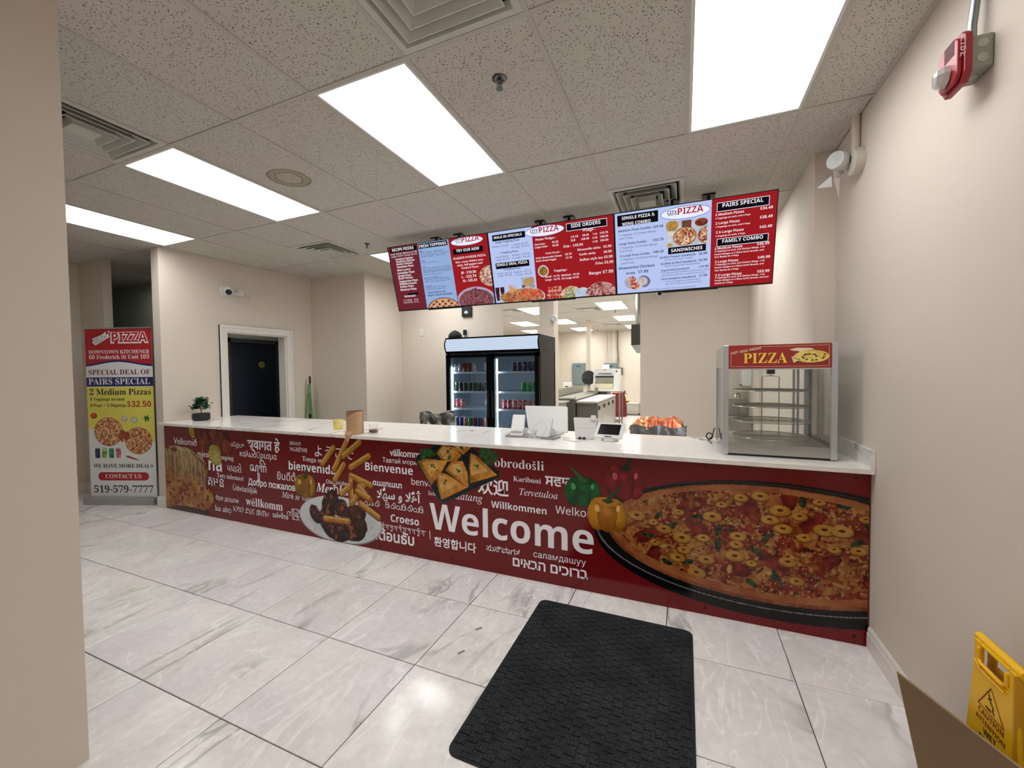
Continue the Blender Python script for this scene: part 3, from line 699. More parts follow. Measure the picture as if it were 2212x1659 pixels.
TV3=[
 ('SINGLE PIZZA &','b',0.064,0.617,0.267,'w'),
 ('WING COMBO','b',0.065,0.571,0.233,'w'),
 ('PIZZA','b',0.508,0.597,0.189,'p'),
 ('CITY','b',0.428,0.610,0.073,'k'),
 ('SOUTH','b',0.434,0.597,0.070,'k'),
 ('Medium Pizza Combo','b',0.032,0.522,0.268,'k'),
 ('$29.50','b',0.313,0.520,0.084,'k'),
 ('3 Toppings, 10 Chicken Wings,','r',0.035,0.489,0.308,'k'),
 ('and 3 Pops.','r',0.039,0.462,0.116,'k'),
 ('Large Pizza Combo','b',0.035,0.417,0.228,'k'),
 ('$33.75','b',0.313,0.417,0.085,'k'),
 ('3 Toppings, 12 Chicken Wings,','r',0.038,0.386,0.315,'k'),
 ('and 4 Pops.','r',0.039,0.359,0.114,'k'),
 ('X-Large Pizza Combo','b',0.040,0.319,0.250,'k'),
 ('$40.29','b',0.314,0.322,0.084,'k'),
 ('3 Toppings, 14 Chicken Wings,','r',0.040,0.290,0.317,'k'),
 ('and 6 Pops.','r',0.044,0.258,0.119,'k'),
 ('Shawarma Chicken','b',0.023,0.215,0.301,'k'),
 ('wrap','b',0.086,0.170,0.075,'k'),
 ('$7.99','b',0.188,0.171,0.084,'k'),
 ('SANDWICHES','b',0.457,0.314,0.239,'w'),
 ('Grilled Paneer Sandwich','b',0.369,0.272,0.276,'k'),
 ('$6.99','b',0.668,0.271,0.064,'k'),
 ('(paneer with green chutney)','r',0.407,0.253,0.215,'k'),
 ('Stuffed Grilled Sandwich','b',0.374,0.221,0.279,'k'),
 ('$6.99','b',0.669,0.221,0.064,'k'),
 ('(Green Chutney with Potato Masala)','r',0.409,0.202,0.272,'k'),
 ('Veg Grilled Sandwich','b',0.377,0.167,0.223,'k'),
 ('$10.99','b',0.671,0.170,0.073,'k'),
 ('(Two layered grilled sandwich with beetroot, onion','r',0.376,0.148,0.375,'k'),
 ('and potato masala for a hearty flavorful bite.)','r',0.383,0.128,0.344,'k'),
 ('Corn Jalapeno Sandwich','b',0.377,0.097,0.274,'k'),
 ('$7.99','b',0.674,0.099,0.062,'k'),
 ('(Corn and jalapeno sandwich with a','r',0.411,0.076,0.273,'k'),
 ('spicy kick, perfect for a flavorful bite)','r',0.411,0.056,0.280,'k'),
 ('*Gluten Option Available | Charity on a Harvard basis*','r',0.271,0.020,0.382,'k'),
 ('PAIRS SPECIAL','b',0.833,0.605,0.277,'w'),
 ('2 Medium Pizzas','b',0.785,0.548,0.199,'w'),
 ('$34.49','b',1.092,0.550,0.083,'w'),
 ('4 Toppings on each, and 4 Pops.','b',0.786,0.524,0.245,'w'),
 ('2 Large Pizzas','b',0.788,0.485,0.169,'w'),
 ('$38.49','b',1.093,0.488,0.084,'w'),
 ('4 Toppings on each, and 4 Pops.','b',0.789,0.461,0.243,'w'),
 ('2 X-Large Pizzas','b',0.792,0.418,0.195,'w'),
 ('$42.49','b',1.094,0.419,0.083,'w'),
 ('4 Toppings on each, 4 Pops.','b',0.791,0.393,0.210,'w'),
 ('FAMILY COMBO','b',0.840,0.343,0.282,'w'),
 ('2 Medium Pizzas','b',0.786,0.297,0.197,'w'),
 ('$45.99','b',1.084,0.297,0.083,'w'),
 ('3 Toppings on each, 2LB Chicken Wings, 1 LB','b',0.787,0.278,0.348,'w'),
 ('Potato Wedges or 2 Slices Garlic Breads, and','b',0.786,0.255,0.345,'w'),
 ('2Ltr Bottle Or 4 Pops','b',0.787,0.234,0.173,'w'),
 ('2 Large Pizzas','b',0.791,0.195,0.167,'w'),
 ('$49.99','b',1.094,0.197,0.083,'w'),
 ('3 Toppings on each, 2LB Chicken Wings, 1 LB','b',0.791,0.175,0.349,'w'),
 ('Potato Wedges or 2 Slices Garlic Breads, and','b',0.790,0.153,0.346,'w'),
 ('2Ltr Bottle Or 4 Pops','b',0.791,0.130,0.173,'w'),
 ('2 X-Large Pizzas','b',0.795,0.090,0.192,'w'),
 ('$53.99','b',1.095,0.092,0.084,'w'),
 ('3 Toppings on each, 2LB Chicken Wings, 1 LB','b',0.795,0.072,0.350,'w'),
 ('Potato Wedges or 2 Slices Garlic Breads, and 2Ltr','b',0.794,0.051,0.383,'w'),
 ('Bottle Or 4 Pops','b',0.795,0.029,0.132,'w'),
]
BAN=[
 ('CITY','r',0.129,1.913,0.112,'k'),
 ('SOUTH','r',0.122,1.867,0.174,'k'),
 ('PIZZA','b',0.333,1.847,0.451,'w'),
 ('DOWNTOWN KITCHENER','s',0.042,1.732,0.766,'w'),
 ('60 Frederick St Unit 103','s',0.044,1.668,0.759,'w'),
 ('SPECIAL DEAL OF','s',0.030,1.479,0.777,'m'),
 ('PAIRS SPECIAL','s',0.026,1.362,0.777,'w'),
 ('2 Medium Pizzas','s',0.033,1.236,0.775,'k'),
 ('4 Toppings on each','s',0.034,1.167,0.442,'k'),
 ('4 Pops + 2 Dippings','s',0.031,1.093,0.465,'k'),
 ('$32.50','b',0.506,1.090,0.298,'r'),
 ('WE HAVE MORE DEALS','s',0.045,0.354,0.758,'k'),
 ('CONTACT US','s',0.194,0.226,0.455,'w'),
 ('519-579-7777','s',0.040,0.051,0.755,'k'),
]
WRM=[
 ('HOT AND FRESH','b',0.012,0.101,0.170,'c'),
 ('PIZZA','s',0.090,0.034,0.239,'y'),
]
# ---------------------------------------------------------------- service counter
cnt = thing('service_counter', 'long service counter with white quartz top and a dark red printed welcome front', 'counter', (-.4, 1.6, 0))
CZ = 1.005
obj('carcass', MB().box(LX+.06, WX-.01, 1.206, 1.80, .0, .974), mat('counter_carcass', (150, 144, 136), .6), cnt)
slab = obj('countertop', MB().prism([(LX+.001, 1.135), (WX-.002, 1.135), (WX-.002, 1.815), (2.640, 1.815), (2.640, 2.0), (LX+.078, 2.0), (LX+.003, 1.19)], .975, CZ), QUARTZ, cnt, bev=.003)
struct('trim_2', MB().box(WX-.022, WX-.002, 1.135, 1.815, CZ, CZ+.10), QUARTZ)
PRED = mat('glossy_red_print', (112, 16, 22), .13, spec=.35, vary=.04, vscale=3)
pan = obj('front_panel', MB().box(LX+.002, WX-.004, 1.19, 1.204, .002, .974), PRED, cnt)
pxf = XF((0, 1.19, 0), (1, 0, 0), (0, 0, 1))
PW = mat('print_white', (250, 249, 255), .22)
loops = []
def curl(u, v, h, kind):
    w = h*.085; P = []
    q = [(math.cos(a)*h*.28, math.sin(a)*h*.28) for a in [k*math.pi/6 for k in range(-3, 10)]]
    P.append([(u+h*.3+x, v+h*.32+y) for x, y in q])
    if kind % 3 == 0: P.append([(u+h*.6, v+h*.1), (u+h*.75, v), (u+h*.95, v+h*.12), (u+h*.95, v+h*.5), (u+h*.8, v+h*.7)])
    if kind % 3 == 1: P.append([(u+h*.02, v+h*.5), (u+h*.1, v+h*.85), (u+h*.4, v+h*.95), (u+h*.62, v+h*.7), (u+h*.66, v)])
    if kind % 3 == 2: P.append([(u+h*.3, v+h*.6), (u+h*.5, v+h*.95), (u+h*.8, v+h*.8), (u+h*.85, v+h*.3), (u+h*.6, v)])
    return [x for p in P for x in ribbon(p, w)]
for k, u in enumerate(np.arange(-.795, -.20, .058)):
    if k == 3: continue
    loops += curl(float(u), .382, .058, k)
def tib(u, v, h, k):
    w = h*.10; P = [[(u, v+h), (u+h*.62, v+h)], [(u+h*.5, v+h), (u+h*.5, v+h*.35), (u+h*.44, v+h*.1)]]
    P.append([(u+h*.1, v+h), (u+h*.12, v+h*.7), (u+h*.3, v+h*.62), (u+h*.46, v+h*.75)] if k % 2 else [(u+h*.12, v+h), (u+h*.2, v+h*.6), (u+h*.05, v+h*.45)])
    if k % 3 == 0: P.append([(u+h*.3, v+h*.3), (u+h*.12, v+h*.1), (u+h*.3, v-h*.1), (u+h*.5, v+h*.05)])
    if k % 4 == 1: P.append([(u+h*.1, v+h*1.35), (u+h*.35, v+h*1.2), (u+h*.55, v+h*1.4)])
    return [x for p in P for x in ribbon(p, w)]
for k, u in enumerate(np.arange(-.655, -.16, .046)):
    loops += tib(float(u), .188, .046, k)+ribbon([(float(u)+.036, .230), (float(u)+.041, .235)], .007)
loops += ribbon([(-.115, .245), (-.11, .175)], .006)
ent = []
for e in PT:
    t = e[0]
    if e[1] == 'ar': t = '\ufefc\u064b\ufeec\ufeb3 \ufeed \ufefc\u064b\ufeeb\ufe83'
    ent.append((t, 'o' if e[1] == 'ar' else e[1], e[2], e[3], e[4], 'w'))
lettering('lettering', ent, pxf, pan, {'w': PW}, d=.0010, res=4, extra=[('w', loops)])
sc_ = MB()
for u in (-3.72, -2.125, -.62, .1, 1.147, 1.944, 2.70):
    for v in (.045, .94): sc_.lathe([(.007, 0), (.007, -.004)], (u, 1.19, v), 12, 'y')
obj('panel_screw', sc_, mat('screw_dark', (60, 10, 14), .3, metal=.6), pan, kind='stuff')
PIC = attr_mat('food_print', rough=.16, spec=.35)
PD = [.0012]
def pic(cv, name, gain=1.25):
    PD[0] += .0003; return cv.build(name, pxf, pan, PIC, d=PD[0], gain=gain*.66)
# big pizza on a black pan
cv = Cv(1.24, .05, 2.757, .885, .0036)
cl = (cv.U <= 2.757)
PC = (2.262, .486)
cv.ell(2.29, .465, 1.05, .415, '0b0c0e', clip=cl)
cv.ell(2.262, .488, 1.005, .377, '8e8a90', rin=.985, clip=cl & (cv.V < .50))
cv.ell(2.25, .50, .99, .365, '141416', clip=cl); cv.ell(2.25, .505, .985, .362, '4a484c', rin=.99, clip=cl & (cv.V > .5))
cv.ell(PC[0], .500, .925, .352, 'b06a3c', '8a4424', 18, clip=cl)
cv.ell(PC[0], .507, .905, .338, 'c07a48', 'a85c30', 10, clip=cl)
ch = cv.ell(PC[0], .512, .855, .302, 'b8743a', '84281a', 16, clip=cl)
n = fbm(cv.U, cv.V, 26, 77); cv.paint(ch & (n > .56), 'cc9650', 'b06a30', 60)
n = fbm(cv.U, cv.V, 12, 97); cv.paint(ch & (n > .60), '7c1e18', 'a03a24', 50)
n = fbm(cv.U, cv.V, 34, 57); cv.paint(ch & (n < .33), '3c1410', '581c14', 50)
n = fbm(cv.U, cv.V, 70, 17); cv.paint(ch & (n > .66), 'c89454')
for k, (u, v) in enumerate([(2.115, .321), (1.86, .693), (2.569, .429), (1.633, .325), (2.385, .807), (2.194, .704), (1.904, .544), (2.312, .393), (2.738, .61), (1.586, .459), (2.496, .662)]):
    cv.ell(u, v, .085, .042, '6c1c16', '9c3422', 30, ang=k*23, clip=ch, wob=.5, shade=.3)
random.seed(3)
for k in range(110):
    a = random.uniform(0, 6.28); r = random.uniform(.1, .93)**.6; u = PC[0]+math.cos(a)*.84*r; v = .512+math.sin(a)*.29*r
    cv.ell(u, v, random.uniform(.015, .05), random.uniform(.007, .018), random.choice(['d09850', 'c07c3c', 'dcae64', '9c4a24', 'b06430']), random.choice(['a8642c', '8c4420']), 40, ang=random.uniform(0, 180), clip=ch, wob=.4, shade=.3)
for k, (u, v) in enumerate([(1.605, .462), (1.744, .542), (2.015, .55), (2.098, .543), (2.219, .45), (2.649, .776), (2.705, .572), (2.313, .32), (2.336, .297), (1.717, .3), (1.913, .622), (1.662, .6), (2.015, .465), (2.757, .672), (2.196, .252), (1.834, .32), (2.273, .541), (2.451, .779)]):
    cv.ell(u, v, .038, .017, '1c2818', '48562c', 50, ang=k*37, clip=ch, wob=1.0)
for k, (u, v) in enumerate([(1.789, .636), (2.137, .767), (2.24, .787), (2.341, .713), (2.53, .784), (2.437, .69), (2.356, .607), (2.557, .627), (2.744, .712), (2.461, .569), (2.122, .528), (1.807, .472), (1.643, .417), (1.817, .395), (1.781, .34), (2.107, .404), (1.509, .351), (2.114, .476), (1.948, .354), (1.892, .262), (2.603, .521), (2.713, .53), (2.381, .414), (1.981, .631), (1.633, .551), (2.426, .305), (1.699, .515), (1.529, .583), (2.031, .713), (1.93, .49), (2.288, .652), (2.637, .63), (2.196, .373)]):
    s_ = .031+.0075*(k % 4); cv.ell(u, v-.006, s_*1.05, s_*.62, '7a4418', clip=ch); cv.ell(u, v, s_, s_*.6, 'e0a848', 'd09038', 30, clip=ch, shade=.25); cv.ell(u, v+.003, s_*.32, s_*.16, '5c2c14', clip=ch)
pic(cv, 'pizza_print', 1.0)
def pepper(name, cx, cy, w, h, c, c2, hi, stem=('1e4620', .0), ang=0):
    cv = Cv(cx-w*.65, cy-h*.62, cx+w*.75, cy+h*.95, .0036)
    for dx, ww, hh in ((-.26, .30, .46), (.27, .28, .44), (0, .27, .50)):
        cv.ell(cx+dx*w, cy-abs(dx)*h*.05, ww*w, hh*h, c, c2, 9, shade=.45)
    cv.ell(cx, cy+h*.36, w*.42, h*.13, c, c2, 9, shade=.2); cv.ell(cx+w*.02, cy+h*.38, w*.2, h*.06, c2)
    for dx in (-.13, .14): cv.line((cx+dx*w, cy+h*.3), (cx+dx*.8*w, cy-h*.44), w*.022, c2)
    cv.ell(cx-w*.28, cy+h*.15, w*.07, h*.10, hi, ang=10); cv.ell(cx+w*.30, cy+h*.2, w*.05, h*.09, hi, ang=-10)
    cv.line((cx+w*.02, cy+h*.38), (cx+stem[1]*w*.5, cy+h*.58), w*.16, stem[0], w2=w*.10); cv.line((cx+stem[1]*w*.5, cy+h*.58), (cx+stem[1]*w, cy+h*.74), w*.10, stem[0], w2=w*.08)
    cv.ell(cx+w*.02, cy+h*.38, w*.15, h*.05, stem[0]); pic(cv, name)
pepper('red_pepper_print', 1.451, .795, .235, .25, 'a8202f', '74121e', 'd05868', stem=('183018', .25))
pepper('green_pepper_print', 1.163, .700, .232, .225, '1e7434', '0e4a20', '58b068', stem=('2c6c30', -.35))
pepper('yellow_pepper_print', 1.333, .562, .245, .25, 'dc9414', 'b06a0c', 'f4cc60', stem=('244c20', .30))
pepper('small_yellow_pepper_print', -1.515, .478, .255, .24, 'c8901c', '94600e', 'e8c468', stem=('2c4c1c', .1))
# samosas on a black tray
cv = Cv(-.27, .475, .56, .995, .0036); tb = [(-.254, .817), (-.23, .86), (-.034, .974), (.289, .974), (.535, .785), (.527, .745), (.061, .502), (.014, .486), (-.02, .506)]
cv.poly(tb, '484a48'); cv.poly([(a*.975+.004, b*.965+.028) for a, b in tb], '0e1414', '1a2222', 30)
def leaf(cx, cy, s_, n_=9, c='1e4a24', c2='3c7030'):
    for k in range(n_):
        a = random.uniform(0, 6.28); r = s_*random.uniform(.2, .8); cv.ell(cx+math.cos(a)*r, cy+math.sin(a)*r, s_*.42, s_*.24, c, c2, 60, ang=random.uniform(0, 180), wob=1.2)
leaf(-.12, .88, .075, 12); leaf(.43, .90, .08, 12)
for P in ([(.126, .974), (.297, .974), (.215, .9), (.15, .925)], [(-.036, .895), (.023, .964), (.14, .95), (.197, .887), (.03, .838)], [(.0, .845), (.06, .905), (.197, .893), (.15, .842), (.03, .832)],
          [(-.224, .815), (-.12, .842), (.067, .837), (.02, .76), (-.089, .627)], [(.279, .916), (.33, .90), (.506, .762), (.27, .678), (.265, .8)], [(.047, .762), (.10, .835), (.206, .848), (.25, .76), (.256, .645), (.13, .71)], [(-.034, .747), (.06, .73), (.247, .644), (.005, .517), (-.03, .63)]):
    cv.poly([(a*1.0, b-.006) for a, b in P], '6c3810'); q = cv.poly(P, 'd8983c', 'b06c20', 14, shade=(1.2, .6, 2.2))
    cx = sum(p[0] for p in P)/len(P); cy = sum(p[1] for p in P)/len(P)
    cv.poly([(cx+(a-cx)*.62-.012, cy+(b-cy)*.62+.008) for a, b in P], 'ecc070', 'd8a048', 22); leaf(cx, cy+.01, .024, 6, '24461c', '3c5c24')
pic(cv, 'samosa_print')
# plate of grilled chicken, falling fries
cv = Cv(-1.60, -.0, -.60, .965, .0038); ok_ = cv.V > .004
cv.ell(-1.10, .205, .50, .222, 'a0a0a8', clip=ok_); cv.ell(-1.10, .213, .49, .215, 'ffffff', 'eceef4', 4, clip=ok_); cv.ell(-1.10, .215, .40, .168, 'e6eaf0', 'fcfdff', 3)
for k in range(26): cv.ell(-1.1+random.uniform(-.42, .42), .2+random.uniform(-.14, .1), .006, .004, '2c3820')
for (u, v, a, b, g) in [(-1.39, .235, .09, .06, -50), (-1.2, .36, .13, .085, 60), (-1.08, .33, .09, .07, 20), (-.93, .27, .14, .085, 20), (-1.24, .22, .12, .09, 70), (-1.0, .20, .12, .08, 100), (-.86, .18, .10, .08, 60), (-1.13, .11, .16, .085, -8), (-.93, .12, .13, .07, 5)]:
    cv.ell(u, v-.01, a*1.05, b*1.08, '1c0e0a', ang=g, wob=.25); q = cv.ell(u, v, a, b, '5c2a1a', '2a120c', 16, ang=g, wob=.35, shade=.45)
    n = fbm(cv.U, cv.V, 22, 31); cv.paint(q & (n > .62), 'a85a34', '8c4426', 60)
F_ = [(-1.288, .715, -1.146, .872), (-1.144, .674, -.978, .957), (-1.032, .803, -.835, .945), (-.945, .709, -.737, .824), (-1.138, .579, -1.026, .728), (-.947, .634, -.721, .569), (-.949, .60, -.938, .397), (-.939, .385, -.800, .562), (-1.06, .46, -.95, .546), (-.854, .543, -.724, .433), (-.842, .395, -.640, .293), (-1.268, .202, -.986, .212), (-.88, .50, -.74, .45)]
for a, b, c_, d_ in F_:
    cv.line((a, b-.008), (c_, d_-.008), .062, '8c5014'); cv.line((a, b), (c_, d_), .056, 'd89838', 'c07c24', 20); L = math.hypot(c_-a, d_-b); nx, ny = -(d_-b)/L*.012, (c_-a)/L*.012
    cv.line((a+nx, b+ny), (c_+nx, d_+ny), .018, 'f0c068')
pic(cv, 'chicken_plate_print', 1.05)
# lifted cheesy slice at the far left
cv = Cv(-3.755, .006, -2.86, .77, .0048)
cv.poly([(-3.76, .695), (-3.551, .755), (-3.246, .726), (-3.05, .633), (-2.97, .535), (-2.985, .349), (-2.90, .22), (-2.95, .09), (-3.162, .02), (-3.76, .02)], '8a4a24', 'c08440', 14)
cv.ell(-3.35, .20, .46, .19, 'b8622c', 'd8a048', 14, wob=.2); n = fbm(cv.U, cv.V, 14, 9)
for k in range(34): cv.ell(-3.72+random.random()*.74, .07+random.random()*.28, .028, .016, 'a03018', '7c2414', 40, ang=-20, clip=cv.A, shade=.3)
cv.poly([(-3.76, .70), (-3.551, .755), (-3.246, .726), (-3.04, .63), (-2.975, .53), (-3.01, .40), (-3.30, .45), (-3.76, .50)], 'b07c48', '7c4a28', 20)
for k in range(60):
    u = -3.74+random.random()*.70; v0 = .70-(max(0, u+3.3))*.55; cv.line((u, v0), (u+random.uniform(-.02, .05), v0-random.uniform(.12, .42)), .010, 'dcc48c', w2=.004)
for k in range(36):
    u = -3.72+random.random()*.67; cv.line((u, .735-max(0, u+3.35)*.35), (u+.1, .70-max(0, u+3.35)*.5), .007, 'e4d4a0')
cv.ell(-3.57, .70, .06, .03, '8c3020', clip=cv.A); cv.ell(-3.30, .03, .36, .035, '2c2018', '50382c', 20, clip=cv.V > .01)
pic(cv, 'cheesy_slice_print', .95)
cv = Cv(-3.30, .69, -2.55, .970, .0048)
cv.poly([(-3.288, .970), (-3.19, .970), (-3.178, .854), (-3.22, .845), (-3.28, .88)], 'c8a81c', 'e0cc50', 20)
for (u, v, a, b, g) in [(-3.03, .83, .12, .12, 70), (-2.72, .86, .10, .10, 110), (-2.65, .79, .09, .08, 120), (-2.85, .91, .09, .05, 10), (-2.78, .77, .07, .05, 20)]: cv.ell(u, v, a, b, '7c2c1c', 'b4502c', 16, ang=g, wob=.5, shade=.4, clip=cv.V < .968)
cv.ell(-2.84, .715, .105, .08, 'c8b44c', 'b49830', 20, ang=-25, clip=cv.V > .7)
pic(cv, 'grilled_chicken_print', .9)
cv = Cv(-2.98, .55, -2.70, .73, .0045); q = cv.ell(-2.845, .665, .12, .085, 'c8ac34', ang=-25); cv.ell(-2.845, .672, .105, .07, 'dccf84', 'd0b850', 30, ang=-25, clip=q)
for k in range(6): a = -25+k*30; cv.line((-2.845, .675), (-2.845+.09*math.cos(math.radians(a-90)), .675+.06*math.sin(math.radians(a-90))), .004, 'e8e0a8')
pic(cv, 'lemon_print', .95)
# ---------------------------------------------------------------- menu screens
TW, TH = 1.205, .69
tO = np.array([-1.160, 2.19, 2.246]); te = np.array([1, 0, -.0058]); te /= np.linalg.norm(te); tv_ = np.array([.0, -.19, .669]); tv_ -= te*tv_.dot(te); tv_ /= np.linalg.norm(tv_)
SB = {'blue': emis('screen_blue', (190, 206, 250), .92), 'red': emis('screen_red', (168, 32, 38), .85), 'dim': emis('screen_maroon', (118, 42, 52), .85), 'black': emis('screen_black', (14, 14, 20), 1), 'white': emis('screen_white', (236, 238, 255), 1.0),
      'w': emis('screen_text_white', (242, 236, 240), 1), 'k': emis('screen_text_navy', (34, 38, 84), 1), 'p': emis('screen_logo_red', (170, 30, 50), 1), 'm': emis('x', (150, 20, 30)), 'line': emis('screen_outline', (60, 90, 150), 1), 'sky': emis('screen_dim_blue', (150, 178, 222), .95)}
SPIC = attr_mat('screen_picture', True, strength=.92)
def ellpts(x0, x1, y0, y1, n=40): return [((x0+x1)/2+(x1-x0)/2*math.cos(a), (y0+y1)/2+(y1-y0)/2*math.sin(a)) for a in [2*math.pi*k/n for k in range(n)]]
def blocks(name, L, xf, parent, mats_):
    mb = MB(); keys = []
    for k, (key, d, P) in enumerate(L):
        if key not in keys: keys.append(key)
        mb.k = keys.index(key); mb.add([xf(u, v, d) for u, v in P], [tuple(range(len(P)))])
    return obj(name, mb, [mats_[q] for q in keys], parent)
def R(x0, y0, x1, y1): return [(x0, y0), (x1, y0), (x1, y1), (x0, y1)]
KH = TH/.678
def screen(idx, label, B, T, pics):
    o = tO+te*idx*(TW+.003); xf = XF(o, te, tv_); c = xf(TW/2, TH/2)
    t = thing('menu_screen', label, 'menu screen', c, 'menu screens above the counter')
    M = Matrix.Identity(4)
    for r in range(3): M[r][0] = te[r]; M[r][1] = tv_[r]; M[r][2] = xf.n[r]; M[r][3] = o[r]
    b = MB(); b.M = M; b.box(-.001, TW+.001, -.002, TH, -.035, -.0015); b.box(TW*.32, TW*.68, -.012, .06, -.055, -.010); b.box(TW*.2, TW*.8, .12, TH*.8, -.07, -.03)
    obj('housing', b, BLACK, t)
    b = MB(); b.M = M; e = .007
    b.box(-.001, TW+.001, -.002, e+.004, -.002, .004); b.box(-.001, TW+.001, TH-e, TH, -.002, .004); b.box(-.001, e-.001, 0, TH, -.002, .004); b.box(TW-e+.001, TW+.001, 0, TH, -.002, .004); obj('bezel', b, BLACK, t)
    b = MB()
    for s_ in (.38, .62):
        b = MB(); P = o+te*TW*s_+tv_*TH*.75-xf.n*.06; b.tube([tuple(P), (P[0], 2.262, P[2]+.05), (P[0], 2.262, ZC-.004)], .014, 10); b.box(P[0]-.05, P[0]+.05, 2.22, 2.31, ZC-.012, ZC-.001)
        obj('ceiling_bracket', b, BLACK, t)
    disp = blocks('display', [(k_, d_, [(u, v*KH) for u, v in P]) for k_, d_, P in B], xf, t, SB)
    for nm, cvf in pics:
        cv_ = cvf(); cv_.V *= KH; cv_.build(nm, xf, disp, SPIC, d=.0012)
    lettering('lettering', [(a[0], a[1], a[2], a[3]*KH, a[4], a[5]) for a in T], xf, disp, SB, d=.0022, res=2)
def pz(cv_, cx, cy, rx, ry, c1='c88858', c2='8c3424', clip=None, s=60):
    cv_.ell(cx, cy, rx, ry, '9c6038', clip=clip); q = cv_.ell(cx, cy, rx*.92, ry*.92, c1, c2, s, clip=clip); n_ = fbm(cv_.U, cv_.V, s*1.4, 5); cv_.paint(q & (n_ > .58), 'ecd8b8')
    return q
def wings(cv_, cx, cy, rx, ry, n_=26, c='7c3428', c2='a85848', clip=None):
    for k in range(n_):
        a = random.uniform(0, 6.28); r = random.random()**.5; cv_.ell(cx+math.cos(a)*rx*r, cy+math.sin(a)*ry*r, .035, .018, c, c2, 90, ang=random.uniform(0, 180), clip=clip, shade=.4)
def p1a():
    c_ = Cv(.385, .008, .775, .115, .0034); q = c_.ell(.59, .0, .2, .11, '7c4430', clip=c_.V > .008); c_.ell(.59, .0, .185, .10, 'c89468', 'e0b890', 70, clip=c_.V > .008)
    for k in range(16): c_.ell(.44+(k % 5)*.075+(k//5 % 2)*.03, .015+(k//5)*.028, .017, .011, '9c3c34', '7c2c28', 90, clip=c_.A, shade=.2)
    return c_
def p1b():
    c_ = Cv(.78, .008, 1.198, .20, .0034); c_.ell(.99, .06, .225, .13, 'b8a8c0', clip=c_.V > .008); c_.ell(.99, .05, .20, .115, '7c5058', clip=c_.V > .008); wings(c_, .99, .06, .17, .09, 60, '6c3038', 'b07078', clip=c_.V > .01); return c_
def p1c(): c_ = Cv(1.03, .17, 1.198, .39, .0034); pz(c_, 1.19, .28, .135, .105, 'd8b8a8', '8c3438', clip=c_.U < 1.198); return c_
def p2a():
    c_ = Cv(.01, .0, .53, .20, .0034); ok2 = c_.V > .006
    for u in (.03, .085): c_.poly([(u-.02, .16), (u+.03, .16), (u+.022, .03), (u-.012, .03)], '301820', '50282c', 60)
    c_.ell(.30, .045, .235, .10, 'c8ccd8', clip=ok2 & (c_.V < .12)); c_.ell(.30, .05, .22, .085, 'c8986c', 'a84838', 60, clip=ok2 & (c_.V < .13)); c_.ell(.38, .08, .12, .045, 'c03c34', 'd88458', 60); c_.ell(.10, .06, .045, .035, 'b88c50', '8c6430', 60)
    for k in range(30): a = random.uniform(0, 3.1); c_.line((.19+random.uniform(-.04, .05), .12+random.uniform(-.02, .06)), (.19+random.uniform(-.05, .06), .12+random.uniform(-.02, .06)), .009, 'd8a868', w2=.006)
    return c_
def p2b(): c_ = Cv(.30, .12, .44, .235, .0034); c_.poly(R(.30, .125, .44, .232), 'b8c0cc', 'a89880', 30); [c_.line((.32+k*.018, .15), (.35+k*.018, .215), .012, 'c88c4c') for k in range(5)]; c_.ell(.318, .148, .016, .012, '7c2c24'); return c_
def p2c():
    c_ = Cv(.47, .20, .60, .33, .003); c_.ell(.533, .27, .055, .055, 'd8dce8'); c_.ell(.533, .27, .043, .043, 'b87c34', '4c6428', 90); return c_
def p2d():
    c_ = Cv(.535, .006, 1.198, .135, .0034); ok2 = c_.V > .008
    c_.poly([(.545, .01), (.70, .01), (.70, .125), (.56, .118)], 'e8b8a0', 'b04438', 50)
    for k in range(14): c_.ell(.56+(k % 5)*.032, .025+(k//5)*.04, .014, .012, 'b02c2c', clip=c_.A)
    c_.ell(.79, .04, .10, .075, 'e8d8c8', 'b8884c', 50, clip=ok2); c_.ell(.79, .05, .06, .05, 'd8c8a0', '6c7c44', 70, clip=ok2); c_.ell(.90, .03, .075, .065, 'd0d4e4', 'b8c4e0', 20, clip=ok2)
    c_.ell(1.07, .03, .14, .10, 'd8b0a4', '8c2830', 60, clip=ok2 & (c_.U < 1.196)); return c_
def p3a():
    c_ = Cv(.418, .352, .735, .556, .003); c_.poly(R(.418, .355, .732, .552), 'c8d0d8', 'b8bcc4', 20)
    c_.ell(.465, .52, .048, .045, 'c89c54', 'a87838', 60); c_.ell(.455, .46, .03, .02, 'd8d8d0'); c_.poly(R(.54, .49, .61, .55), '8c2c34', '4c5c3c', 40); c_.ell(.685, .52, .048, .03, '9c4434', '6c2c24', 50)
    pz(c_, .562, .427, .088, .072, clip=c_.V > .357); pz(c_, .735, .42, .075, .066, clip=(c_.U < .731) & (c_.V > .357)); c_.ell(.447, .372, .022, .016, 'b89c64'); c_.ell(.445, .41, .02, .016, 'd0d8d8'); return c_
def p3b():
    c_ = Cv(.07, .03, .295, .165, .003); c_.ell(.115, .10, .045, .052, 'b0a8b8', 'd0c8c8', 20, ang=20); c_.ell(.235, .10, .055, .05, '8c88a8', '6c688c', 20, ang=-15); c_.ell(.22, .10, .045, .038, 'd8ccc8', 'c0b0ac', 30)
    c_.ell(.14, .125, .032, .028, 'e0a890', '9c3428', 70); c_.ell(.165, .065, .05, .035, 'd8ccc8'); c_.ell(.158, .070, .04, .032, 'a83430', 'e8c0a8', 60); return c_
lg = lambda x0, x1, y0, y1: [('line', .0008, ellpts(x0, x1, y0, y1)), ('white', .0014, ellpts(x0+.004, x1-.004, y0+.004, y1-.004))]
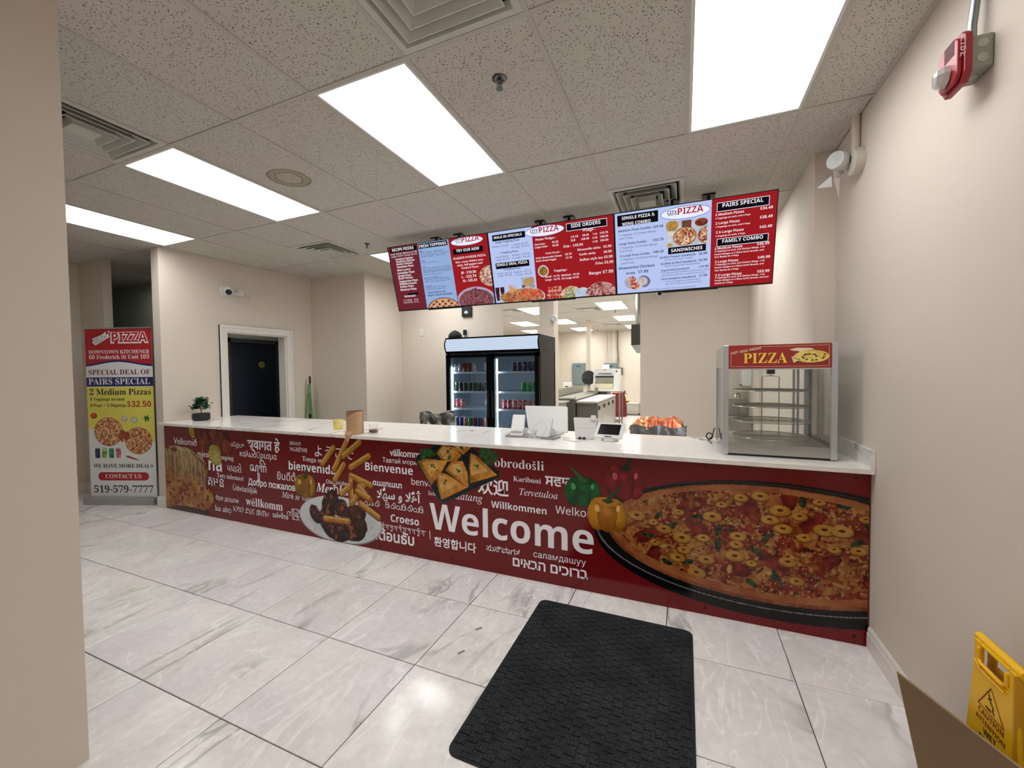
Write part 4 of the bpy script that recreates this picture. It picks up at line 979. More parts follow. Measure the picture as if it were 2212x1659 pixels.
screen(0, 'left menu screen with recipe pizzas and fresh toppings columns', [('dim', .0004, R(.006, .008, .39, .671)), ('sky', .0006, [(.392, .672), (.765, .672), (.773, .01), (.379, .01)]), ('red', .0005, R(.76, .008, 1.199, .671)), ('black', .0010, R(.03, .616, .372, .66)), ('black', .0010, R(.398, .618, .75, .665)), ('black', .0010, R(.80, .515, 1.14, .568)), ('black', .0010, R(.155, .165, .30, .185))]+lg(.79, 1.155, .588, .672), TV1, [('pizza_picture', p1a), ('wings_picture', p1b), ('paneer_pizza_picture', p1c)])
screen(1, 'middle menu screen with walk in specials and side orders', [('blue', .0004, R(.006, .008, .456, .671)), ('red', .0005, R(.453, .008, 1.199, .671)), ('black', .0010, R(.045, .590, .385, .645)), ('black', .0010, R(.048, .333, .40, .388)), ('white', .0008, R(.783, .588, 1.147, .652)), ('black', .0010, R(.787, .592, 1.143, .648))]+lg(.388, .765, .575, .668), TV2, [('combo_picture', p2a), ('sticks_picture', p2b), ('wedges_picture', p2c), ('pizza_row_picture', p2d)])
screen(2, 'right menu screen with single pizza combo, sandwiches and pairs special', [('blue', .0004, R(.006, .008, .758, .671)), ('red', .0005, R(.757, .008, 1.199, .671)), ('black', .0010, R(.026, .568, .357, .655)), ('black', .0010, R(.434, .300, .722, .352)), ('white', .0008, R(.794, .576, 1.151, .642)), ('black', .0010, R(.798, .580, 1.147, .638)), ('white', .0008, R(.800, .318, 1.158, .378)), ('black', .0010, R(.804, .322, 1.154, .374))]+lg(.376, .750, .560, .657), TV3, [('combo_picture', p3a), ('wrap_picture', p3b)])
# ---------------------------------------------------------------- pizza warmer on the counter
def glasspane(name, mb, parent): return obj(name, mb, GL, parent)
GL = glass_mat('clear_glass', (252, 253, 252)); GLD = glass_mat('cooler_glass', (222, 228, 232))
wx0, wx1, wy0, wy1, wz0, wz1 = 2.045, 2.640, 1.29, 1.90, CZ, 1.70
t = thing('pizza_warmer', 'glass and steel pizza display warmer with a red hot and fresh pizza header', 'display warmer', ((wx0+wx1)/2, 1.6, CZ))
for x in (wx0, wx1-.032):
    obj('post', MB().box(x, x+.032, wy0, wy0+.03, wz0+.008, wz1), ALU, t, bev=.003)
    obj('post', MB().box(x, x+.032, wy1-.03, wy1, wz0+.008, wz1), ALU, t, bev=.003)
obj('foot', MB().box(wx0+.03, wx1-.03, wy0+.02, wy1-.02, wz0, wz0+.014), BLACK, t)
obj('base', MB().box(wx0+.032, wx1-.032, wy0+.006, wy1-.006, wz0+.014, wz0+.072), STEEL, t)
obj('inner_floor', MB().box(wx0+.03, wx1-.03, wy0+.01, wy1-.01, wz0+.072, wz0+.076), STEEL, t)
obj('roof', MB().box(wx0+.01, wx1-.01, wy0+.01, wy1-.01, 1.69, 1.698).box(wx0+.034, wx1-.034, wy0+.06, wy1-.02, 1.555, 1.69), STEEL, t)
hd = obj('header', MB().box(wx0+.032, wx1-.032, wy0+.002, wy0+.014, 1.553, 1.698), mat('header_red', (150, 40, 38), .3), t)
obj('header_lip', MB().box(wx0+.032, wx1-.032, wy0, wy0+.016, 1.545, 1.553), ALU, t)
for x in (wx0+.001, wx1-.006): obj('side_cap', MB().box(x, x+.005, wy0+.03, wy1-.03, 1.56, 1.697), STEEL, t)
hxf = XF((wx0+.033, wy0+.002, 1.553), (1, 0, 0), (0, 0, 1))
HC = {'c': mat('ink_cream', (226, 206, 170), .4), 'y': mat('ink_yellow', (236, 206, 74), .4), 'dk': mat('ink_brown', (60, 22, 16), .4)}
fr_ = [ribbon(P, .0018) for P in ([(.012, .012), (.518, .012), (.518, .133), (.17, .133)], [(.012, .09), (.012, .012)])]
steam = [[(.315+dx+.075*math.cos(a), .108+dy+.009*math.sin(a)) for a in [k*.4 for k in range(16)]] for dx, dy in ((0, .006), (.04, -.004))]
lettering('lettering', [('HOT AND FRESH', 'b', .012, .088, .165, 'c', 1.0, .19), ('PIZZA', 's', .080, .033, .232, 'y', 1.15)], hxf, hd, HC, d=.0012, extra=[('c', fr_[0]+fr_[1]+[[(.32, .112), (.36, .121), (.43, .118), (.45, .108), (.40, .104), (.42, .094), (.38, .088), (.37, .1), (.34, .104)]])])
cv = Cv(.325, .02, .527, .115, .0022)
cv.ell(.432, .066, .091, .040, '6c3c18'); cv.ell(.432, .069, .088, .037, 'e8cf74', 'd8b454', 60)
for k in range(15): a = k*2.4; r = .3+.6*((k*37 % 100)/100); cv.ell(.432+.078*r*math.cos(a), .069+.032*r*math.sin(a), .0065, .0042, '4a2014')
cv.poly([(.33, .07), (.385, .066), (.365, .044), (.343, .028)], 'e8d48c'); [cv.ell(.345+k*.012, .06-k*.004, .004, .004, '4a2014') for k in range(3)]
cv.build('pizza_picture', hxf, hd, attr_mat('header_print', rough=.4), d=.0016)
glasspane('front_glass', MB().box(wx0+.032, wx1-.032, wy0+.012, wy0+.016, wz0+.073, 1.553), t)
glasspane('side_glass', MB().box(wx0+.004, wx0+.008, wy0+.03, wy1-.03, wz0+.02, 1.56), t); glasspane('side_glass', MB().box(wx1-.008, wx1-.004, wy0+.03, wy1-.03, wz0+.02, 1.56), t)
glasspane('back_door_glass', MB().box(wx0+.04, wx1-.04, wy1-.014, wy1-.010, wz0+.08, 1.555), t)
obj('door_frame', MB().box(wx1-.10, wx1-.085, wy1-.016, wy1-.004, wz0+.076, 1.555).box(wx1-.075, wx1-.06, wy1-.02, wy1-.004, wz0+.076, 1.555), ALU, t)
cx, cy = 2.355, 1.60
obj('motor_hub', MB().box(cx-.022, cx+.022, cy-.02, cy+.02, 1.515, 1.556), mat('oily_black', (36, 34, 30), .4), t)
st = MB().tube([(cx, cy, 1.52), (cx, cy, 1.505), (cx-.05, cy, 1.495), (cx-.05, cy, 1.09)], .0035, 8).tube([(cx, cy, 1.505), (cx+.05, cy, 1.495), (cx+.05, cy, 1.09)], .0035, 8)
rk = obj('rack_stem', st, CHROME, t)
for z in (1.407, 1.302, 1.203, 1.098):
    r = MB(); R_ = .225
    r.tube([(cx+R_*math.cos(a), cy+R_*math.sin(a), z) for a in [k*math.pi/24 for k in range(48)]], .003, 6, closed=True)
    for k in range(-9, 10):
        o_ = k*R_/10; h = math.sqrt(R_*R_-o_*o_); a = math.radians(35); ca, sa = math.cos(a), math.sin(a)
        r.tube([(cx+(-h)*ca-o_*sa, cy+(-h)*sa+o_*ca, z+.003), (cx+h*ca-o_*sa, cy+h*sa+o_*ca, z+.003)], .0014, 4)
    r.tube([(cx-R_, cy, z-.003), (cx+R_, cy, z-.003)], .003, 6); obj('wire_shelf', r, CHROME, rk)
c_ = thing('power_cord', 'black power cord with a coiled loop behind the left side of the pizza warmer', 'cord', (2.0, 1.9, CZ))
obj('cord', MB().tube([(2.035, 1.885, 1.10), (2.02, 1.90, 1.03), (2.0, 1.9, CZ+.006), (1.985, 1.84, CZ+.005), (2.005, 1.70, CZ+.005)], .004, 8), BLACK, c_)
obj('coil', MB().tube([(2.0+.022*math.cos(a), 1.895+a*.0006, 1.032+.024*math.sin(a)) for a in [k*.35 for k in range(54)]], .0045, 8), BLACK, c_)
# ---------------------------------------------------------------- drinks cooler behind the counter
fx0, fx1, fy, fb, fz = -1.215, .148, 3.25, 3.93, 2.02
t = thing('drinks_cooler', 'black two-door glass drinks cooler with a lit white header', 'cooler', ((fx0+fx1)/2, 3.6, 0))
FB = mat('cooler_black', (10, 11, 13), .3, spec=.06)
obj('cabinet', MB().box(fx0, fx0+.04, fy+.03, fb, 0, 1.80).box(fx1-.04, fx1, fy+.03, fb, 0, 1.80).box(fx0, fx1, fb-.04, fb, 0, 1.80).box(fx0, fx1, fy+.02, fb, 0, .22).box(fx0-.002, fx1+.002, fy-.0, fb, 1.80, fz), FB, t)
obj('liner', MB().box(fx0+.04, fx1-.04, fb-.06, fb-.041, .22, 1.80).box(fx0+.04, fx0+.046, fy+.06, fb-.06, .22, 1.80).box(fx1-.046, fx1-.04, fy+.06, fb-.06, .22, 1.80), mat('cooler_liner', (168, 180, 194), .4), t)
hb = MB(); n = 8; prof = [(fy-.001-.03*math.sin(math.pi*k/n), 1.835+.165*k/n) for k in range(n+1)]
for (y0, z0), (y1, z1) in zip(prof[:-1], prof[1:]): hb.add([(fx0+.012, y0, z0), (fx1-.012, y0, z0), (fx1-.012, y1, z1), (fx0+.012, y1, z1)], [(0, 1, 2, 3)])
obj('lit_header', hb, emis('cooler_header_light', (204, 220, 240), .95), t)
obj('header_end', MB().prism([(fy+.02, 1.81)]+[(y-.006, z) for y, z in prof]+[(fy+.02, fz)], fx0-.004, fx0+.012, 'x'), FB, t); obj('header_end', MB().prism([(fy+.02, 1.81)]+[(y-.006, z) for y, z in prof]+[(fy+.02, fz)], fx1-.012, fx1+.004, 'x'), FB, t)
def_glow = emis('cooler_led', (236, 250, 255), 22)
for k, (a, b) in enumerate(((fx0+.006, -.535), (-.528, fx1-.006))):
    d = obj('door', MB().box(a, a+.055, fy-.012, fy+.025, .12, 1.79).box(b-.055, b, fy-.012, fy+.025, .12, 1.79).box(a, b, fy-.012, fy+.025, 1.745, 1.79).box(a, b, fy-.012, fy+.025, .12, .26), FB, t, bev=.002)
    obj('door_glass', MB().box(a+.055, b-.055, fy+.004, fy+.008, .26, 1.745), GLD, d)
    hx = b-.03 if k == 0 else a+.03; obj('handle', MB().box(hx-.012, hx+.012, fy-.026, fy-.012, .95, 1.30), BLACK, d)
    obj('led_strip', MB().box(a+.060, a+.072, fy+.04, fy+.06, .27, 1.72 if k else 1.62), def_glow, t)
SHZ = (1.55, 1.285, 1.052, .80)
SHM = mat('white_wire_shelf', (206, 214, 222), .4)
sx = ((fx0+.055, -.575), (-.49, fx1-.05))
for z in SHZ:
    for a, b in sx:
        s_ = MB().box(a, b, fy+.07, fy+.076, z-.022, z+.004)
        for q in np.arange(a+.01, b, .022): s_.box(q, q+.004, fy+.076, fb-.07, z-.006, z)
        s_.box(a, b, fb-.075, fb-.068, z-.008, z); obj('wire_shelf', s_, SHM, t)
# cans and a bottle, each its own object
def canmat(name, c, c2, thr=.5, ns=22):
    M = bpy.data.materials.new(name); M.use_nodes = True; nt = M.node_tree; b = nt.nodes['Principled BSDF']
    v = obj_vec(nt, 0, (1, 1, .6)); f = noise(nt, v, ns, 2, .4, 1.5)
    c_ = mixc(nt, ramp(nt, f, [(thr-.02, (0, 0, 0)), (thr+.02, (1, 1, 1))]), lin(c), lin(c2)); nt.links.new(c_, b.inputs['Base Color'])
    b.inputs['Roughness'].default_value = .28; b.inputs['Metallic'].default_value = .35; return M
CM = {'red and white': canmat('can_red_white', (176, 34, 46), (232, 214, 214), .53, 26), 'silver': canmat('can_silver', (188, 184, 190), (120, 84, 96), .56), 'dark green': canmat('can_dark_green', (34, 52, 40), (176, 190, 150), .60, 20),
      'purple-blue': canmat('can_purple', (52, 40, 88), (196, 180, 200), .58, 24), 'bright green': canmat('can_green', (28, 150, 80), (190, 230, 200), .60, 22), 'charcoal': canmat('can_charcoal', (70, 66, 66), (120, 112, 110), .55),
      'navy blue': canmat('can_navy', (40, 50, 120), (120, 110, 150), .58), 'salmon pink': canmat('can_pink', (176, 110, 104), (210, 170, 160), .56), 'leaf green': canmat('can_leaf', (38, 120, 62), (120, 180, 120), .6), 'dark red': canmat('can_maroon', (120, 34, 48), (180, 120, 120), .58)}
LID = mat('can_lid', (196, 198, 202), .25, metal=.9)
bp = MB().lathe([(.026, 0), (.0325, .006), (.033, .012), (.033, .106), (.030, .114), (.0265, .119)], n=18); lp = MB().lathe([(.0265, .119), (.0270, .122), (.0245, .1225), (.024, .1195)], n=18)
CANP = {}
def can(x, y, z, col, label, grp):
    if col not in CANP:
        r = thing('soda_can', label, 'can', (0, 0, 0), grp); obj('body', bp, CM[col], r, smooth=True); obj('lid', lp, LID, r, smooth=True); CANP[col] = r
    else:
        s_ = CANP[col]; r = s_.copy(); COL.objects.link(r)
        for ch in s_.children: c2 = ch.copy(); COL.objects.link(c2); c2.parent = r
    r.location = (x, y, z); r['label'] = label; r['group'] = grp; r.rotation_euler.z = random.uniform(-2, 2)
ORD = ['first', 'second', 'third', 'fourth', 'fifth', 'sixth', 'seventh', 'eighth', 'ninth']
def row(x0, dx, n, z, cols, where, shelf, y=fy+.125):
    for k in range(n):
        c = cols[k] if isinstance(cols, list) else cols
        can(x0+k*dx, y+random.uniform(-.004, .004), z+.003, c, '%s soda can, %s from left on %s shelf, %s cooler door' % (c, ORD[k], shelf, where), 'soda cans on the %s shelf of the cooler' % shelf)
row(-1.130, .072, 5, SHZ[0], ['silver', 'silver', 'dark red', 'dark red', 'silver'], 'left', 'top'); row(-.665, .07, 1, SHZ[0], 'silver', 'left', 'top'); row(-.247, .0735, 5, SHZ[0], 'purple-blue', 'right', 'top')
row(-1.125, .071, 7, SHZ[1], 'dark green', 'left', 'second'); row(-.135+.02, .075, 3, SHZ[1], 'bright green', 'right', 'second')
row(-1.105, .078, 2, SHZ[2], 'red and white', 'left', 'third'); row(-.395, .0725, 7, SHZ[2], 'red and white', 'right', 'third')
row(-1.125, .071, 7, SHZ[3], ['charcoal', 'navy blue', 'salmon pink', 'leaf green', 'dark red', 'navy blue', 'salmon pink'], 'left', 'bottom')
for o in list(bpy.data.objects):
    if o.get('label', '').startswith('silver soda can, first from left on top') and abs(o.location.x+.665) < .01: o['label'] = 'silver soda can alone at right end of top shelf, left cooler door'
t = thing('water_bottle', 'clear water bottle on the third shelf behind the left cooler door', 'bottle', (-.655, fy+.13, SHZ[2]))
obj('bottle', MB().lathe([(.030, .003), (.033, .01), (.033, .13), (.028, .155), (.013, .178), (.012, .19)], (-.655, fy+.13, SHZ[2]), 18), mat('water_plastic', (150, 180, 200), .1, spec=.6), t, smooth=True)
obj('cap', MB().lathe([(.014, .188), (.014, .204)], (-.655, fy+.13, SHZ[2]), 16), mat('blue_cap', (60, 90, 140), .4), t)
obj('label_band', MB().lathe([(.0335, .06), (.0335, .11)], (-.655, fy+.13, SHZ[2]), 18), mat('bottle_label', (214, 224, 236), .4), t)
# things on and above the cooler
obj('black_cap', MB().lathe([(.088, 0), (.095, .012), (.09, .05), (.062, .085), (.02, .108), (.004, .112)], (-1.118, 3.345, fz), n=24), mat('black_cloth', (30, 30, 30), .9, bump=.4), loc=(-1.118, 3.345, fz), smooth=True, label='black cloth cap lying on top of the drinks cooler', cat='cap')
t = thing('wall_outlet', 'white wall outlet with a black plug above the drinks cooler', 'outlet', (-1.28, 3.945, 2.17)); obj('plate', MB().box(-1.32, -1.235, 3.942, 3.95, 2.10, 2.235), WHITE, t, bev=.002); obj('plug', MB().box(-1.31, -1.262, 3.905, 3.942, 2.12, 2.20), BLACK, t, bev=.006)
t = thing('light_switch', 'white light switch plate on the back wall left of the cooler', 'switch', (-2.09, 3.945, 2.19)); obj('plate', MB().box(-2.13, -2.055, 3.942, 3.95, 2.14, 2.25), WHITE, t, bev=.002); obj('toggle', MB().box(-2.107, -2.078, 3.938, 3.942, 2.165, 2.225), WHITE, t)
t = thing('wall_keypad', 'small black wall unit just under the menu screens on the back wall', 'wall unit', (-1.253, 3.94, 2.48)); obj('box', MB().box(-1.335, -1.17, 3.915, 3.95, 2.40, 2.555), mat('keypad_black', (24, 28, 34), .35), t, bev=.004)
obj('badge', MB().box(-1.285, -1.225, 3.912, 3.915, 2.445, 2.475).prism([(-1.275, 2.475), (-1.235, 2.475), (-1.255, 2.495)], 3.912, 3.915, 'y'), mat('badge_white', (200, 206, 210), .4), t)
# ---------------------------------------------------------------- roll-up banner
p0 = Vector((-4.83, .953, 0)); p1 = Vector((-4.05, 1.235, 0)); eu = (p1-p0).normalized(); bw = .84
bxf = XF((p0.x, p0.y, .085), tuple(eu), (0, 0, 1))
t = thing('banner_stand', 'tall roll-up banner with pizza deals standing left of the counter', 'banner', ((p0+p1)/2))
Mb = Matrix.Identity(4); n_ = Vector(bxf.n)
for r in range(3): Mb[r][0] = eu[r]; Mb[r][1] = (0, 0, 1)[r]; Mb[r][2] = n_[r]; Mb[r][3] = p0[r]
q = MB(); q.M = Mb; q.prism([(-.04, 0), (bw+.01, 0), (bw+.01, .075), (-.01, .085), (-.04, .075)], -.08, .06); obj('base', q, mat('banner_base_silver', (168, 170, 168), .35, metal=.5), t, bev=.006)
q = MB(); q.M = Mb; q.box(-.005, bw+.005, 2.112, 2.128, -.012, .008); obj('top_rail', q, ALU, t)
q = MB(); q.M = Mb; q.tube([(bw/2, .05, -.03), (bw/2, 2.12, -.03)], .008, 8); obj('support_pole', q, ALU, t)
q = MB(); q.M = Mb; q.box(0, bw, .08, 2.114, -.0015, -.0003); sheet = obj('sheet', q, mat('banner_vinyl', (214, 216, 214), .45), t)
BM = {'w': mat('vinyl_white', (234, 232, 234), .45), 'k': mat('vinyl_black', (28, 28, 44), .45), 'm': mat('vinyl_maroon', (120, 36, 46), .45), 'r': mat('vinyl_red', (172, 34, 40), .45), 'red': mat('vinyl_red'), 'navy': mat('vinyl_navy', (30, 36, 98), .45), 'yel': mat('vinyl_yellow', (220, 212, 96), .45), 'pale': mat('vinyl_pale', (222, 226, 224), .45)}
wave = [(bw*k/24, 1.625+.028*math.sin(-1.1+5.6*k/24)) for k in range(25)]
yb = [(0, .845), (.1, .80), (.25, .73), (.45, .69), (.65, .675), (bw, .67)]
blocks('panels', [('pale', .0002, R(0, 0, bw, 2.03)), ('red', .0006, [(bw, 2.03), (0, 2.03)]+[(a, b+.0) for a, b in wave]), ('navy', .0004, [(bw, 2.0), (0, 2.0)]+[(a, b-.022) for a, b in wave]), ('navy', .0005, R(0, 1.338, bw, 1.447)), ('yel', .0005, [(bw, 1.332), (0, 1.332)]+yb),
    ('red', .0006, [(.15+.05*math.cos(a), .248+.05*math.sin(a)) for a in [math.pi/2+k*math.pi/10 for k in range(11)]]+[(.695+.05*math.cos(a), .248+.05*math.sin(a)) for a in [-math.pi/2+k*math.pi/10 for k in range(11)]]),
    ('w', .0009, [(.06, 1.90), (.10, 1.915), (.085, 1.875), (.13, 1.83), (.315, 1.93), (.30, 1.965), (.315, 2.005), (.26, 1.99), (.23, 1.965)]), ('m', .0012, [(.07, 1.895), (.085, 1.912), (.10, 1.895), (.105, 1.875), (.085, 1.872)]), ('m', .0012, [(.265, 1.985), (.285, 2.0), (.30, 1.985), (.295, 1.965), (.275, 1.96)])], bxf, sheet, BM)
bt = []
for e in BAN:
    if e[0] == 'CITY': bt.append(('CITY', 'r', .125, 1.898, .115, 'k', 1.15, .45)); continue
    if e[0] == 'SOUTH': bt.append(('SOUTH', 'r', .128, 1.845, .175, 'k', 1.15, .45)); continue
    if e[0] == 'PIZZA': bt.append(('PIZZA', 'B', .325, 1.862, .478, 'w', 1.0)); continue
    bt.append(e)
lettering('lettering', bt, bxf, sheet, BM, d=.0015)
lettering('logo_fill', [('PIZZA', 'b', .342, 1.868, .446, 'r', 1.0)], bxf, sheet, BM, d=.0020)
cv = Cv(.03, .42, .83, 1.02, .0042)
for cx_, cy_, rx_, ry_ in ((.255, .79, .185, .175), (.63, .68, .175, .165)):
    cv.ell(cx_, cy_, rx_, ry_, '8c5030'); q = cv.ell(cx_, cy_, rx_*.95, ry_*.95, 'c88850', 'a05c38', 40); n = fbm(cv.U, cv.V, 62, 8); cv.paint(q & (n > .55), 'e8c090'); cv.paint(q & (n < .35), '8c4028')
cv.ell(.075, .985, .046, .038, 'b83c28', 'd06040', 60, shade=.3); wings(cv, .445, .735, .06, .055, 26, '8c3424', 'b86848')
for u in (.46, .585): cv.ell(u, .945 if u < .5 else .935, .046, .038, '9c9c88'); cv.ell(u, .947 if u < .5 else .937, .036, .028, 'd8d8c8', 'b8b8a4', 50)
leaf2 = [(.70, 1.0), (.735, .975), (.775, 1.0), (.765, .965), (.80, .955), (.77, .94), (.775, .905), (.745, .925), (.72, .895), (.72, .935), (.69, .945), (.715, .965)]; cv.poly(leaf2, '2c7c3c', '1c5c2c', 30)
for u, c, c2 in ((.075, '20284c', '343c6c'), (.162, '5c8c34', 'c0d890'), (.250, '1c6c48', '3c9c68'), (.340, '9c3038', 'd8a0a0')): cv.poly([(u, .59), (u+.06, .59), (u+.064, .58), (u+.064, .48), (u+.058, .468), (u+.002, .468), (u-.004, .48), (u-.004, .58)], c, c2, 30); cv.ell(u+.03, .592, .028, .006, 'b8b8b8')
cv.line((.43, .50), (.49, .49), .008, '3c6c2c'); cv.line((.48, .49), (.56, .465), .028, 'a83028', w2=.024); cv.line((.56, .465), (.645, .440), .024, '8c241c', w2=.006)
cv.build('food_picture', bxf, sheet, attr_mat('banner_print', rough=.45), d=.0010, gain=.95)
# ---------------------------------------------------------------- things on the counter
def RT(ax, a, o): return Matrix.Translation(o) @ Matrix.Rotation(a, 4, ax)
LG = mat('pale_grey_plastic', (206, 207, 208), .4); SCR = mat('dark_screen', (8, 9, 12), .12)
def rrect(x0, x1, y0, y1, r, n=5):
    P = []
    for cx, cy, a0 in ((x1-r, y1-r, 0), (x0+r, y1-r, 90), (x0+r, y0+r, 180), (x1-r, y0+r, 270)):
        P += [(cx+r*math.cos(math.radians(a0+90*k/n)), cy+r*math.sin(math.radians(a0+90*k/n))) for k in range(n+1)]
    return P
def tilted(ox, oy, oz, yaw, tilt): return Matrix.Translation((ox, oy, oz)) @ Matrix.Rotation(yaw, 4, 'Z') @ Matrix.Rotation(tilt, 4, 'X')
# card terminal holder at the left: white wedge back on a flat base
t = thing('terminal_stand', 'white wedge-shaped payment terminal stand, leftmost of the counter devices', 'terminal', (.535, 1.56, CZ))
q = MB(); q.M = Matrix.Translation((.535, 1.56, CZ)) @ Matrix.Rotation(.12, 4, 'Z'); q.prism(rrect(-.105, .105, -.06, .09, .02), 0, .012); obj('base_plate', q, mat('grey_base', (140, 140, 138), .4), t)
q = MB(); q.M = Matrix.Translation((.53, 1.555, CZ+.012)) @ Matrix.Rotation(.12, 4, 'Z')
q.prism([(-.045, 0), (.02, 0), (.075, .155), (.060, .168)], -.058, .052, 'x'); obj('body', q, WHITE, t, bev=.008)
q = MB(); q.M = Matrix.Translation((.53, 1.555, CZ+.012)) @ Matrix.Rotation(.12, 4, 'Z'); q.prism([(.02, .0), (.10, .0), (.10, .05), (.036, .05)], -.045, .060, 'x'); obj('dock', q, LG, t, bev=.004)
q = MB(); q.M = Matrix.Translation((.53, 1.555, CZ+.012)) @ Matrix.Rotation(.12, 4, 'Z'); q.prism([(-.0465, .045), (-.029, .045), (-.0275, .048), (-.046, .048)], -.056, .050, 'x'); obj('seam', q, LG, t)
# big register screen seen from behind with its stand
t = thing('register_screen', 'large white register screen seen from behind, tilted back behind the terminals', 'monitor', (.70, 1.76, CZ))
q = MB(); q.M = tilted(.695, 1.70, CZ+.03, .02, math.radians(62)); q.prism(rrect(-.185, .20, 0, .235, .012), -.014, .006)
q.v = [(x+.03*(1-(z-CZ)/.22) if x > .695 else x+.075*(1-(z-CZ)/.22), y, z) for x, y, z in q.v]; obj('screen_back', q, WHITE, t, bev=.003)
obj('foot', MB().prism(rrect(.60, .85, 1.72, 1.88, .03), CZ, CZ+.012), LG, t); obj('neck', MB().box(.66, .77, 1.76, 1.82, CZ+.012, CZ+.10), LG, t)
t = thing('card_terminal', 'white card terminal with a looped white cable in front of the register screen', 'terminal', (.77, 1.54, CZ))
q = MB(); q.M = Matrix.Translation((.765, 1.55, CZ)) @ Matrix.Rotation(-.15, 4, 'Z'); q.prism(rrect(-.115, .115, -.065, .085, .02), 0, .012); obj('base_plate', q, mat('grey_base'), t)
q = MB(); q.M = Matrix.Translation((.765, 1.55, CZ+.012)) @ Matrix.Rotation(-.15, 4, 'Z'); q.prism([(-.045, 0), (.01, 0), (.065, .14), (.045, .152)], -.06, .058, 'x'); obj('body', q, WHITE, t, bev=.008)
q = MB(); q.M = Matrix.Translation((.765, 1.55, CZ+.012)) @ Matrix.Rotation(-.15, 4, 'Z'); q.prism([(.01, .0), (.09, .0), (.09, .045), (.03, .07)], -.045, .066, 'x'); obj('dock', q, LG, t, bev=.004)
q = MB().tube([(.68, 1.49, CZ+.030), (.665, 1.475, CZ+.02), (.655, 1.48, CZ+.008), (.69, 1.47, CZ+.006), (.76, 1.465, CZ+.006)], .0032, 8)
obj('cable', MB().tube([(.70+.055*math.sin(a)+.03*(1-math.cos(a))+.018, 1.475+.02*math.cos(a), CZ+.075-.068*math.cos(a)) for a in [k*.3 for k in range(22)]], .0032, 8), WHITE, t, smooth=True)
obj('cable_end', q, WHITE, t, smooth=True)
t = thing('stand_back', 'white tablet stand seen from behind, plug on top, beside the black-screen tablet', 'tablet stand', (1.09, 1.64, CZ))
q = MB(); q.M = tilted(1.085, 1.60, CZ+.002, .03, math.radians(72)); q.prism([(-.072, 0), (.072, 0), (.098, .165), (.09, .172), (-.09, .172), (-.098, .165)], -.012, .004); obj('back_shell', q, WHITE, t, bev=.003)
q = MB(); q.M = tilted(1.085, 1.60, CZ+.002, .03, math.radians(72)); q.box(-.074, .078, .083, .086, .004, .006); obj('seam', q, LG, t)
q = MB(); q.M = tilted(1.085, 1.60, CZ+.002, .03, math.radians(72)); q.prism(rrect(.045, .085, .150, .19, .008), .002, .02); obj('plug', q, WHITE, t)
obj('foot', MB().prism([(1.60, CZ), (1.72, CZ), (1.70, CZ+.02), (1.66, CZ+.10), (1.645, CZ+.10)], 1.05, 1.12, 'x'), LG, t)
for x in (1.05, 1.085): obj('rubber_bumper', MB().lathe([(.012, 0), (.014, .01), (.006, .018)], (x, 1.590, CZ), 12), BLACK, t)
t = thing('tablet', 'white tablet on a round base with its black screen facing the front', 'tablet', (1.285, 1.60, CZ))
q = MB(); q.M = tilted(1.275, 1.545, CZ+.028, -.06, math.radians(50)); q.prism([(-.112, 0), (.112, 0), (.118, .138), (-.095, .138)], -.012, 0); obj('body', q, WHITE, t, bev=.003)
q = MB(); q.M = tilted(1.275, 1.545, CZ+.028, -.06, math.radians(50)); q.prism([(-.082, .030), (.084, .030), (.092, .124), (-.070, .124)], 0, .001); obj('screen', q, SCR, t)
q = MB(); q.M = tilted(1.275, 1.545, CZ+.028, -.06, math.radians(50)); q.box(-.025, .03, .008, .016, 0, .002); obj('home_bar', q, BLACK, t)
obj('round_base', MB().lathe([(.062, 0), (.066, .004), (.058, .022), (.03, .034)], (1.285, 1.60, CZ), 28), LG, t, smooth=True)
def cable(pts, label, m_=WHITE, r=.0028): obj('cable', MB().tube(pts, r, 6), m_, loc=pts[0], smooth=True, label=label, cat='cable')
cable([(.895, 1.62, CZ+.004), (.92, 1.60, CZ+.003), (.965, 1.60, CZ+.003), (.99, 1.53, CZ+.003)], 'thin white cable running behind the tablet stands')
cable([(.93, 1.54, CZ+.003), (.97, 1.50, CZ+.003), (1.03, 1.46, CZ+.003), (1.08, 1.48, CZ+.003), (1.13, 1.52, CZ+.003)], 'white cable lying in curves on the counter in front of the stands')
obj('paper_sheet', MB().prism([(1.40, 1.62), (1.485, 1.645), (1.515, 1.18), (1.41, 1.26)], CZ+.0004, CZ+.0014), mat('paper', (244, 243, 240), .6), loc=(1.45, 1.42, CZ), label='white sheet of paper lying on the counter right of the tablet', cat='paper')
# yellow cup, kraft paper cone, small glass jar
cy_ = MB().lathe([(.036, .0), (.040, .004), (.048, .088), (.051, .092), (.047, .092), (.044, .088), (.030, .012)], (-1.30, 1.40, CZ), 24)
t = thing('yellow_cup', 'small pale yellow cup left of the brown paper sleeve', 'cup', (-1.30, 1.40, CZ)); obj('cup', cy_, mat('cup_yellow', (228, 212, 128), .5, vary=.15, vscale=14), t, smooth=True)
obj('cup_bottom', MB().lathe([(.0375, .0), (.0415, .016)], (-1.30, 1.40, CZ), 24), mat('cup_tan', (196, 172, 130), .6), t)
KR = mat('kraft_paper', (188, 150, 112), .75, vary=.08, vscale=10); KR2 = mat('kraft_dark', (150, 114, 84), .8)
t = thing('paper_sleeve', 'brown kraft paper sleeve standing on the counter edge with its tip hanging over', 'paper sleeve', (-.91, 1.215, CZ))
q = MB(); n = 28
q.add([(-.915+.073*math.cos(2*math.pi*k/n), 1.222+.073*math.sin(2*math.pi*k/n), CZ+z) for z in (0.001, .205) for k in range(n)], [(k, (k+1) % n, n+(k+1) % n, n+k) for k in range(n)]); obj('tube', q, KR2, t, smooth=True)
